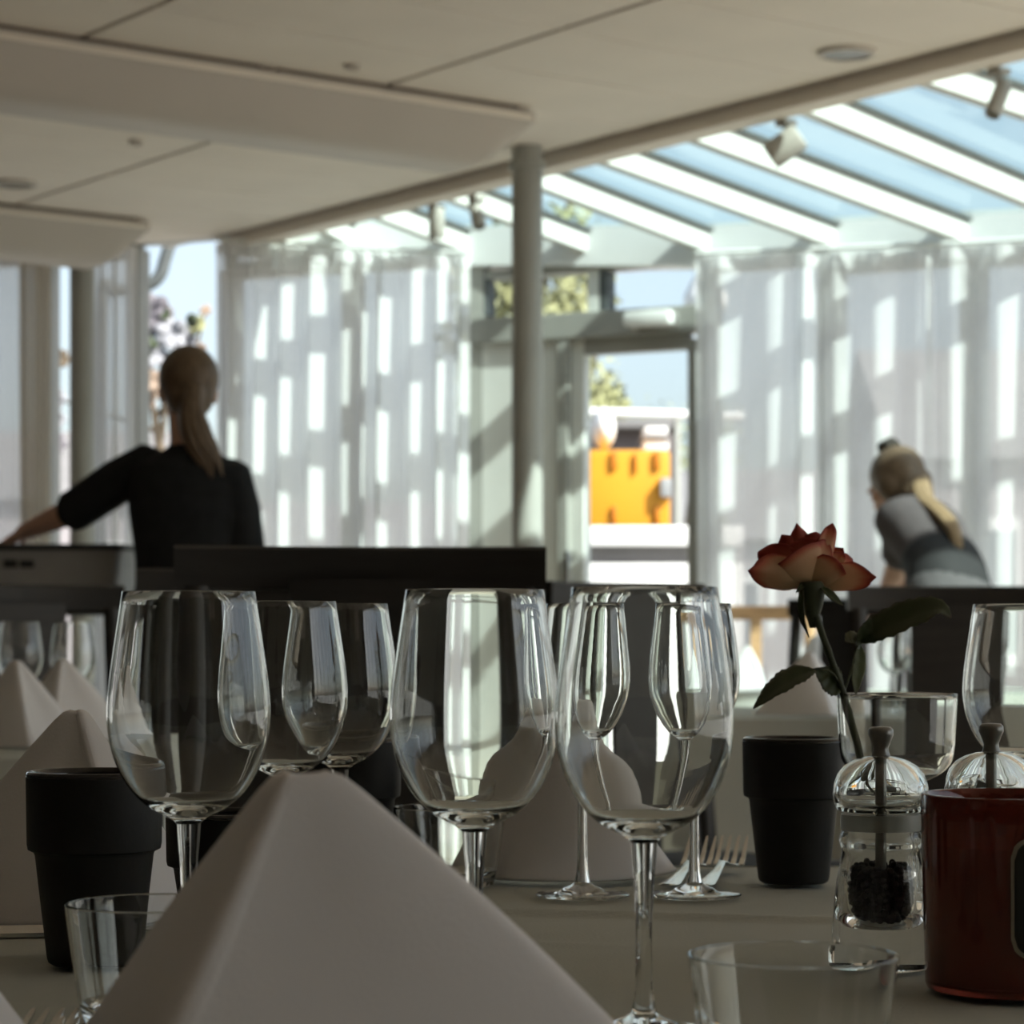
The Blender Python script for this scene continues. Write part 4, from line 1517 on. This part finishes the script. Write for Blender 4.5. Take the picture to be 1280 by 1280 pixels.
REM = lambda v: [('REMESH', dict(mode='VOXEL', voxel_size=v)), ('SMOOTH', dict(factor=.5, iterations=4))]
X = Vector((1, 0, 0))

# --- standing woman seen from behind, left arm stretched over the tub
w1 = thing('person', 'standing person with blonde ponytail and black top, arm stretched over the tub', 'person', (PX(236, 6.9), 6.9, 0), 0, 'restaurant staff')
hc = Vector((-.008, .035, 1.612))
hR = head_frame((-.28, .95, -.12), (0, .05, 1))
shL, shR = Vector((-.135, .02, 1.40)), Vector((.125, -.005, 1.375))
elL, wrL = Vector((-.335, .13, 1.285)), Vector((-.505, .215, 1.222))
elR, wrR = Vector((.165, -.02, 1.12)), Vector((.10, .20, 1.10))
body = MB()
add_head(body, hc, hR)
limb(body, [(hc + Vector((0, -.02, -.07)), .052, .055), (Vector((-.004, .005, 1.47)), .050, .052), (Vector((0, 0, 1.42)), .065, .060)])
limb(body, [(Vector((0, 0, 1.43)), .07, .055), (Vector((0, 0, 1.39)), .15, .085), (Vector((0, 0, 1.28)), .155, .100), (Vector((0, .0, 1.14)), .130, .090), (Vector((0, 0, 1.06)), .125, .088), (Vector((0, -.005, .96)), .160, .105), (Vector((0, -.01, .87)), .165, .11)])
limb(body, [(shL, .050, .050), (shL.lerp(elL, .5), .043, .043), (elL, .037, .037)])
limb(body, [(elL, .038, .038), (elL.lerp(wrL, .35), .037, .036), (wrL, .025, .023)])
limb(body, [(shR, .052, .052), (shR.lerp(elR, .5), .044, .044), (elR, .037, .037)])
limb(body, [(elR, .038, .038), (elR.lerp(wrR, .35), .037, .036), (wrR, .025, .023)])
add_hand(body, wrL, (-.75, .35, -.45), (-.35, .0, .9), 1, .55)
add_hand(body, wrR, (-.75, .6, -.15), (.2, .1, .95), -1, .45)
for s in (-1, 1):
    hip_, kn, an = Vector((s * .085, -.005, .90)), Vector((s * .09, .015, .49)), Vector((s * .095, -.02, .085))
    limb(body, [(hip_, .085, .09), (hip_.lerp(kn, .5), .070, .074), (kn, .053, .056)])
    limb(body, [(kn, .052, .055), (kn.lerp(an, .35), .050, .055), (an, .034, .036)])
    limb(body, [(an + Vector((0, -.02, -.04)), .030, .03), (an + Vector((0, .08, -.055)), .036, .025), (an + Vector((0, .15, -.062)), .030, .018)])
modded(body, 'body', REM(.0075), M['skin'], w1)
face_parts(w1, hc, hR)
sh = MB()
limb(sh, [(Vector((0, .002, 1.448)), .062, .058), (Vector((0, 0, 1.425)), .10, .075), (Vector((0, 0, 1.395)), .168, .098), (Vector((0, 0, 1.28)), .170, .115), (Vector((.002, .0, 1.14)), .152, .108), (Vector((.0, 0, 1.06)), .150, .106), (Vector((0, -.005, .96)), .178, .122), (Vector((0, -.01, .86)), .184, .128)], 24)
cuffL = elL.lerp(wrL, .10)
limb(sh, [(shL + Vector((.03, 0, .0)), .070, .070), (shL.lerp(elL, .35), .065, .065), (elL, .060, .062), (cuffL, .060, .062)])
cuffR = elR.lerp(wrR, .10)
limb(sh, [(shR + Vector((-.02, 0, 0)), .070, .070), (shR.lerp(elR, .4), .062, .062), (elR, .056, .058), (cuffR, .055, .056)])
modded(sh, 'black_top', REM(.009), M['shirtblack'], w1)
tr = MB()
limb(tr, [(Vector((0, -.005, .98)), .165, .112), (Vector((0, -.01, .90)), .178, .124), (Vector((0, -.01, .82)), .175, .122)], 20)
for s in (-1, 1):
    limb(tr, [(Vector((s * .085, -.005, .86)), .095, .105), (Vector((s * .09, .01, .50)), .068, .072), (Vector((s * .095, -.015, .10)), .060, .062)])
modded(tr, 'trousers', REM(.01), M['apron'], w1)
for s in (-1, 1):
    sb = MB()
    limb(sb, [(Vector((s * .095, -.045, .045)), .036, .040), (Vector((s * .095, .05, .040)), .042, .036), (Vector((s * .097, .14, .028)), .036, .024)])
    modded(sb, 'shoe', REM(.008), M['shoe'], w1)


def hair_cap(mb, c, R, top=.006):
    c = Vector(c)
    mb.ball(c + R @ Vector((0, -.020, .030)), (.080 + top, .094 + top, .094), 22, 16, R)
    mb.ball(c + R @ Vector((0, -.045, -.020)), (.070, .064, .074), 18, 12, R)


hr = MB()
hair_cap(hr, hc, hR)
knot = hc + hR @ Vector((.004, -.098, -.035))
hr.ball(knot, (.030, .028, .030), 12, 8)
modded(hr, 'hair', REM(.008), M['hair'], w1)
pt = MB()
rnd = random.Random(3)
for k in range(9):
    a = 2 * PI * k / 9
    ox, oy = .016 * math.cos(a), .013 * math.sin(a)
    ln = rnd.uniform(.9, 1.12)
    pp_ = [knot + Vector((ox * .6, oy, .02)), knot + Vector((ox * 1.3 - .006, oy - .02, -.05)), knot + Vector((ox * 1.7 + .010, oy - .028, -.11 * ln)), knot + Vector((ox * 1.5 + .040, oy - .022, -.165 * ln)), knot + Vector((ox + .060 + rnd.uniform(-.012, .012), oy - .018, -.215 * ln))]
    pt.tube(catmull(pp_, 14), [lerp(.016, .017, min(1, i / 5)) * (1 if i < 6 else lerp(1, .12, (i - 6) / 8)) for i in range(15)], 8)
pt.build('ponytail', M['hair'], w1)
MB().tube([knot + Vector((.020 * math.cos(a), .018 * math.sin(a) - .006, -.018)) for a in [2 * PI * k / 16 for k in range(17)]], .006, 8).build('hair_tie', M['tubdark'], w1)

# --- bending woman at the right
Yb = 7.75
w2 = thing('person', 'bending person in grey shirt and black apron, leaning over a table at right', 'person', (PX(1192, Yb), Yb, 0), 0, 'restaurant staff')
ox = PX(1192, Yb)


def q(px, py, dy):
    p = P(px, py, Yb + dy)
    return Vector((p.x - ox, dy, p.z))


hips = q(1190, 765, -.02)
waist = q(1182, 712, .04)
chest = q(1160, 672, .17)
neckb = q(1141, 645, .27)
hc2 = q(1121, 606, .36)
hR2 = head_frame((-.62, .60, -.55), (-.25, .35, .85))
sN, sF = q(1130, 664, .20), q(1166, 650, .34)
eN, wN = q(1125, 700, .24), q(1107, 742, .34)
eF, wF = q(1150, 705, .42), q(1120, 748, .50)
body = MB()
add_head(body, hc2, hR2)
limb(body, [(hc2 + hR2 @ Vector((0, -.02, -.07)), .050, .052), (neckb, .055, .055)])
SD = Vector((.62, -.0, .0)) + Vector((0, .5, 0))
limb(body, [(neckb, .08, .06), (neckb.lerp(chest, .3), .138, .080), (chest, .128, .090), (waist.lerp(chest, .4), .114, .086), (waist, .112, .085), (hips, .160, .115), (hips + Vector((0, -.02, -.08)), .16, .115)], side=Vector((.75, .66, 0)))
limb(body, [(sN, .050, .050), (sN.lerp(eN, .5), .043, .043), (eN, .038, .038)])
limb(body, [(eN, .038, .038), (eN.lerp(wN, .35), .038, .037), (wN, .025, .024)])
limb(body, [(sF, .050, .050), (eF, .038, .038)])
limb(body, [(eF, .038, .038), (eF.lerp(wF, .35), .037, .036), (wF, .025, .024)])
add_hand(body, wN, (-.45, .3, -.85), (-.8, -.3, .35), 1, .4)
add_hand(body, wF, (-.45, .3, -.85), (-.8, -.3, .35), -1, .4)
for s in (-1, 1):
    hp = hips + Vector((s * .06, s * .05, -.06)); hp.z = .88
    kn, an = Vector((hp.x - .02, hp.y + .02, .48)), Vector((hp.x + .0, hp.y - .02, .085))
    limb(body, [(hp, .085, .09), (kn, .054, .056)])
    limb(body, [(kn, .053, .055), (kn.lerp(an, .35), .050, .054), (an, .034, .036)])
    fw = Vector((-.7, .7, 0))
    limb(body, [(an + fw * -.02 + Vector((0, 0, -.04)), .030, .03), (an + fw * .08 + Vector((0, 0, -.055)), .036, .025), (an + fw * .15 + Vector((0, 0, -.062)), .030, .018)])
modded(body, 'body', REM(.0075), M['skin'], w2)
face_parts(w2, hc2, hR2)
sh = MB()
limb(sh, [(neckb + (neckb - chest) * .02, .068, .060), (neckb.lerp(chest, .12), .128, .080), (neckb.lerp(chest, .28), .166, .100), (neckb.lerp(chest, .6), .162, .106), (chest, .148, .108), (waist.lerp(chest, .4), .134, .104), (waist, .130, .102)], 24, side=Vector((.75, .66, 0)))
limb(sh, [(sN + Vector((.012, .012, .012)), .074, .074), (sN.lerp(eN, .25), .072, .072), (sN.lerp(eN, .6), .066, .066), (eN + (eN - sN) * -.05, .062, .062)])
limb(sh, [(sF, .066, .066), (sF.lerp(eF, .75), .058, .058)])
sh.ball(sN + Vector((.004, -.014, -.004)), .084, 16, 12)
sh.ball(sN.lerp(neckb, .45) + Vector((0, -.01, 0)), .080, 16, 12)
modded(sh, 'grey_shirt', REM(.009), M['shirtgrey'], w2)
ap = MB()
limb(ap, [(waist.lerp(chest, .28), .140, .110), (waist, .142, .112), (waist.lerp(hips, .55), .158, .120)], 24, side=Vector((.75, .66, 0)))
modded(ap, 'apron', REM(.009), M['apron'], w2)
tr = MB()
limb(tr, [(waist.lerp(hips, .4), .158, .116), (hips, .172, .128), (hips + Vector((0, -.02, -.10)), .172, .125)], 20, side=Vector((.75, .66, 0)))
for s in (-1, 1):
    hp = hips + Vector((s * .06, s * .05, -.06)); hp.z = .86
    limb(tr, [(hp, .095, .10), (Vector((hp.x - .02, hp.y + .02, .48)), .068, .072), (Vector((hp.x, hp.y - .02, .10)), .060, .062)])
modded(tr, 'trousers', REM(.01), M['trousers'], w2)
for s in (-1, 1):
    sb = MB()
    hp = hips + Vector((s * .06, s * .05 - .02, 0)); hp.z = 0
    fw = Vector((-.7, .7, 0))
    limb(sb, [(hp + fw * -.03 + Vector((0, 0, .045)), .036, .040), (hp + fw * .06 + Vector((0, 0, .040)), .042, .036), (hp + fw * .15 + Vector((0, 0, .028)), .036, .024)])
    modded(sb, 'shoe', REM(.008), M['shoe'], w2)
hr = MB()
hair_cap(hr, hc2, hR2, .004)
for sx in (-1, 1):
    hr.ball(hc2 + hR2 @ Vector((sx * .058, -.006, -.012)), (.032, .046, .062), 14, 10, hR2)
limb(hr, [(hc2 + hR2 @ Vector((.01, -.05, -.02)), .07, .06), (neckb + Vector((.02, -.03, .045)), .05, .045), (neckb + Vector((.045, -.06, .005)), .03, .025)])
modded(hr, 'hair', REM(.008), M['hair'], w2)
bn = MB()
tp = hc2 + hR2 @ Vector((0, -.035, .128))
for k in range(7):
    a = 2 * PI * k / 7
    bn.ball(tp + hR2 @ Vector((.016 * math.cos(a), .016 * math.sin(a), .004 * (k % 2))), (.024, .024, .020), 10, 8)
bn.build('hair_bun', M['wick'], w2)
pt = MB()
p0 = hc2 + hR2 @ Vector((.02, -.085, -.01))
for k in range(6):
    a = 2 * PI * k / 6
    oo = Vector((.012 * math.cos(a), .010 * math.sin(a), .008 * math.sin(a)))
    pt.tube(catmull([p0 + oo, q(1154, 622, .17) + oo, q(1172, 638, .08) + oo, q(1190, 658, .0) + oo, q(1198, 684, -.04) + oo], 12), [.014, .017, .019, .019, .018, .018, .017, .016, .015, .013, .010, .007, .003], 8)
pt.build('ponytail', M['hairpale'], w2)

# ------------------------------------------------------------------ outdoors
gr = MB().add([(-60, 10.3, -.12), (-5.3, 11.3, -.12), (5.3, 8, -.12), (60, 8, -.12), (60, 90, -.12), (-60, 90, -.12)], [(0, 1, 2, 3, 4, 5)]).build('ground', M['paving'], smooth=False, fix=False)
struct(gr, 'pale paving outside the glass front')
gr2 = MB().add([(5.3, -30, -.13), (60, -30, -.13), (60, 8.2, -.13), (5.3, 8.2, -.13)], [(0, 1, 2, 3)]).build('ground', M['paving'], smooth=False, fix=False)
struct(gr2, 'pale paving beside the building')


def at_out(px0, px1, y0, y1, Y, depth, mb=None, bev=.01):
    a, b = P(px0, y1, Y), P(px1, y0, Y)
    return (mb or MB()).box(((a.x + b.x) / 2, Y + depth / 2, (a.z + b.z) / 2), (b.x - a.x, depth, b.z - a.z), bev=bev)


# low wall with cap
pw_ = thing('parapet_wall', 'white capped low wall on the terrace seen through the door', 'wall', (0, 0, 0))
at_out(690, 930, 657, 682, 13.2, .5).build('cap', M['parapet'], pw_)
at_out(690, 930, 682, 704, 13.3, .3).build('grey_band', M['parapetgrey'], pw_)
a = P(690, 704, 13.25)
MB().box(((P(690, 0, 13.25).x + P(930, 0, 13.25).x) / 2, 13.45, (a.z - .12) / 2), (P(930, 0, 13.25).x - P(690, 0, 13.25).x, .38, a.z + .12), bev=.01).build('wall_face', M['parapet'], pw_)
# orange container
oc = thing('orange_container', 'bright orange ribbed plastic container behind the low wall', 'container', (0, 0, 0))
at_out(722, 838, 562, 700, 14.2, 1.0, bev=.03).build('shell', M['orange'], oc)
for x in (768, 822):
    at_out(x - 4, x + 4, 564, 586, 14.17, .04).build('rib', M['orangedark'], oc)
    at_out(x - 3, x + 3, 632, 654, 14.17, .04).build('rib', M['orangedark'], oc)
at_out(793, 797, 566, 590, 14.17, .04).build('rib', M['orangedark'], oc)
at_out(826, 840, 597, 621, 14.12, .1).build('latch', M['tub'], oc)
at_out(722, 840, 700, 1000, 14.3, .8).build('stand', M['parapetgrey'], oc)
# white bags on the container
bg = MB().ball(P(754, 536, 14.6), (.075, .2, .125), 16, 12)
bb = tag(modded(bg, 'white_sack', [('SMOOTH', dict(factor=.4, iterations=2))], M['parapet']), 'white rounded sack on the orange container', 'sack')
st = thing('crate_stack', 'stacked white crates on the orange container', 'crate', (0, 0, 0))
at_out(805, 836, 549, 563, 14.5, .35, bev=.015).build('crate', M['parapet'], st)
at_out(806, 835, 533, 543, 14.5, .35, bev=.015).build('crate', M['parapet'], st)
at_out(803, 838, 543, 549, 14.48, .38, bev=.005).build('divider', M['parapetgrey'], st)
bd = thing('grey_shed', 'grey shed behind the orange container', 'shed', (0, 0, 0))
at_out(690, 842, 534, 900, 16.0, 1.2).build('shed_wall', M['house2'], bd)
at_out(684, 848, 524, 535, 15.9, 1.4).build('shed_roof', M['roof'], bd)
rl = thing('terrace_railing', 'white railing of the terrace seen through the door', 'railing', (0, 0, 0))
MB().tube([P(640, 513, 15.7), P(930, 521, 15.7)], .03, 10).build('handrail', M['white'], rl)
MB().tube([P(846, 519, 15.7), Vector((P(846, 519, 15.7).x, 15.7, -.12))], .022, 10).build('post', M['frame'], rl)
MB().tube([P(715, 516, 15.7), Vector((P(715, 516, 15.7).x, 15.7, -.12))], .022, 10).build('post', M['frame'], rl)


def tree(base, h, cr, label, seed, nleaf=1400, m='foliage', ctr=.68):
    nleaf *= 3
    rnd = random.Random(seed)
    t = thing('tree', label, 'tree', base, 0, 'trees outside')
    MB().tube([(0, 0, 0), (.05, 0, h * .3), (-.05, .05, h * .6), (0, 0, h * .85)], [.14 * h / 5, .11 * h / 5, .07 * h / 5, .02], 8).build('trunk', M['bark'], t)
    for k in range(6):
        a = 2 * PI * k / 6 + rnd.uniform(-.3, .3)
        MB().tube([(0, 0, h * (.38 + .06 * k)), (cr * .4 * math.cos(a), cr * .4 * math.sin(a), h * (.5 + .06 * k)), (cr * .8 * math.cos(a), cr * .8 * math.sin(a), h * (.6 + .05 * k))], [.05 * h / 5, .03 * h / 5, .008], 6).build('branch', M['bark'], t)
    mb = MB()
    blobs = [Vector((rnd.uniform(-.6, .6) * cr, rnd.uniform(-.6, .6) * cr, h * ctr + rnd.uniform(-.9, .9) * cr)) for _ in range(14)]
    for _ in range(nleaf):
        b = rnd.choice(blobs)
        d = Vector((rnd.gauss(0, 1), rnd.gauss(0, 1), rnd.gauss(0, 1))).normalized()
        p = b + d * cr * .5 * rnd.uniform(.3, 1.0)
        s = rnd.uniform(.03, .065) * h / 5
        x = Vector((rnd.gauss(0, 1), rnd.gauss(0, 1), rnd.gauss(0, 1))).normalized()
        y = x.cross(d).normalized()
        mb.add([p - x * s, p + y * s * .5 + d * s * .15, p + x * s, p - y * s * .5 + d * s * .15], [(0, 1, 2, 3)])
    c = mb.build('foliage', M[m], t, smooth=False, fix=False)
    c['kind'] = 'stuff'
    return t


tree((PX(668, 19), 19, -.12), 5.1, .75, 'yellow green tree behind the round column above the door', 1, 1500)
tree((PX(726, 21), 21, -.12), 4.2, .42, 'slim green tree beside the door glass edge', 2, 900)
tree((PX(835, 40), 40, -.12), 4.4, 1.6, 'low distant green tree above the terrace railing', 3, 1200)
tree((PX(870, 17), 17.5, -.12), 2.4, .35, 'brownish shrub tree behind the post right of the container', 9, 700, ctr=.62)

# white parasol by the door
pr = thing('parasol', 'white terrace parasol at the high window right above the door', 'parasol', (PX(882, 12.6), 12.6, -.12))
c = P(882, 362, 12.6).z + .12
n8 = 8
rr8 = .11
rings = [[Vector((r * math.cos(2 * PI * k / n8), r * math.sin(2 * PI * k / n8), z)) for k in range(n8)] for r, z in ((.02, c + .16), (rr8 * .5, c + .08), (rr8, c - .03), (rr8 * .99, c - .10))]
modded(MB().rings(rings, cap0=False, cap1=False), 'canopy', [('SOLIDIFY', dict(thickness=.006))], M['parasol'], pr)
MB().tube([(0, 0, 0), (0, 0, c + .2)], .02, 10).build('pole', M['frame'], pr)
MB().lathe([(0, 0), (.25, 0), (.25, .05), (.03, .08), (0, .08)], 20).build('base', M['parapetgrey'], pr)


def house(x, y, wd, dp, h, rh, label, m='house', r='roof', cols=4, rows=2):
    o = thing('house', label, 'house', (x, y, -.12), 0, 'buildings outside')
    MB().box((0, dp / 2, h / 2), (wd, dp, h)).build('house_wall', M[m], o, smooth=False)
    MB().add([(-wd / 2 - .2, -.2, h), (wd / 2 + .2, -.2, h), (wd / 2 + .2, dp + .2, h), (-wd / 2 - .2, dp + .2, h), (-wd / 2 - .2, dp / 2, h + rh), (wd / 2 + .2, dp / 2, h + rh)],
             [(0, 1, 5, 4), (2, 3, 4, 5), (0, 4, 3), (1, 2, 5), (3, 2, 1, 0)]).build('house_roof', M[r], o, smooth=False)
    for i in range(cols):
        for j in range(rows):
            cx = (i + .5) / cols * wd - wd / 2
            cz = (j + .55) / rows * h
            f = MB().box((cx, -.02, cz), (wd / cols * .45, .06, h / rows * .5)).build('house_window', M['white'], o, smooth=False)
            MB().box((cx, -.055, cz), (wd / cols * .38, .02, h / rows * .42)).build('window_pane', M['farglass'], f, smooth=False)
    return o


house(PX(1150, 30), 30, 6.0, 5, 2.2, 1.0, 'pale low house behind the bending waitress and curtains', cols=4, rows=1)
house(PX(1420, 22), 22, 4.0, 4, 2.6, 1.2, 'pale house behind the rightmost curtain', cols=3, rows=1)
house(PX(420, 45), 45, 12, 6, 2.6, 1.0, 'low house behind the wide sheer curtain', cols=6, rows=1, m='house')
house(PX(200, 62), 62, 5, 5, 2.8, 1.2, 'distant pale house behind the standing waitress', cols=3, rows=1)
house(PX(-20, 36), 36, 5, 5, 3.0, 1.2, 'distant house left of the grey column', m='house', cols=3, rows=1)

# downpipe bend outside the left window
pb = MB().tube(catmull([P(214, 300, 11.6), P(207, 322, 11.6), P(200, 344, 11.6), P(186, 356, 11.6), P(165, 362, 11.6), P(140, 364, 11.6), P(128, 380, 11.6), Vector((P(126, 400, 11.6).x, 11.6, 1.2)), Vector((P(126, 400, 11.6).x, 11.6, -.12))], 48), .030, 12)
tag(pb.build('rain_downpipe', M['darkframe']), 'dark curved rain pipe outside the left window top', 'pipe')


# blossoming shrub outside the left window
sb_ = thing('blossom_shrub', 'blurred shrub with large pale blossoms outside the left window', 'shrub', (PX(205, 12.4), 12.4, -.12))
def sq(px, py, dy=0.0):
    p = P(px, py, 12.4)
    return Vector((p.x - PX(205, 12.4), dy, p.z + .12))
MB().tube([(0, 0, 0), (-.03, 0, 1.0), sq(200, 560), sq(190, 500)], [.04, .03, .025, .015], 8).build('stem', M['bark'], sb_)
for a, b, c in ((sq(200, 560), sq(215, 470, -.05), sq(238, 400)), (sq(190, 500), sq(186, 450), sq(195, 400)), (sq(200, 540), sq(140, 520), sq(75, 500)), (sq(200, 560), sq(205, 510), sq(184, 470)), (sq(196, 520), sq(235, 470), sq(256, 392))):
    MB().tube(catmull([a, b, c], 10), [lerp(.016, .006, k / 10) for k in range(11)], 6).build('branch', M['bark'], sb_)


def blossom(c, r, m, seed):
    rnd = random.Random(seed)
    mb = MB()
    for k in range(7):
        a = 2 * PI * k / 7 + rnd.uniform(-.2, .2)
        d = Vector((math.cos(a), rnd.uniform(-.6, .1), math.sin(a)))
        Rr = head_frame(d + Vector((.001, 0, 0)), Vector((.1, -1, .1)))
        mb.ball(Vector(c) + d * r * .5, (r * .42, r * .58, r * .22), 10, 7, Rr)
    mb.ball(c, r * .3, 10, 7)
    mb.build('blossom', M[m], sb_)


for i, (x, y, r, m) in enumerate(((192, 392, .10, 'blossom2'), (206, 408, .08, 'blossom2'), (219, 420, .085, 'blossom'), (232, 424, .06, 'blossom'), (180, 420, .07, 'blossom2'), (196, 446, .07, 'blossom'), (182, 470, .06, 'blossom'),
                                 (184, 496, .065, 'blossom3'), (192, 478, .06, 'blossom3'), (257, 388, .03, 'blossom3'), (247, 408, .05, 'foliage'), (76, 500, .05, 'blossom'), (72, 524, .045, 'blossom'), (78, 450, .05, 'bark'), (74, 556, .06, 'blossom2'), (252, 436, .03, 'blossom3'))):
    blossom(sq(x, y, -.05 * (i % 3)), r, m, i)
for (x, y, x2, y2) in ((206, 395, 216, 404), (200, 430, 188, 440), (240, 412, 252, 400), (70, 490, 80, 470), (190, 455, 180, 445)):
    pa, pb_ = sq(x, y, -.1), sq(x2, y2, -.14)
    blade('leaf', sb_, M['leaf'], [pa, pa.lerp(pb_, .5) + Vector((0, -.02, .01)), pb_], .035, (0, -1, .2), .2)
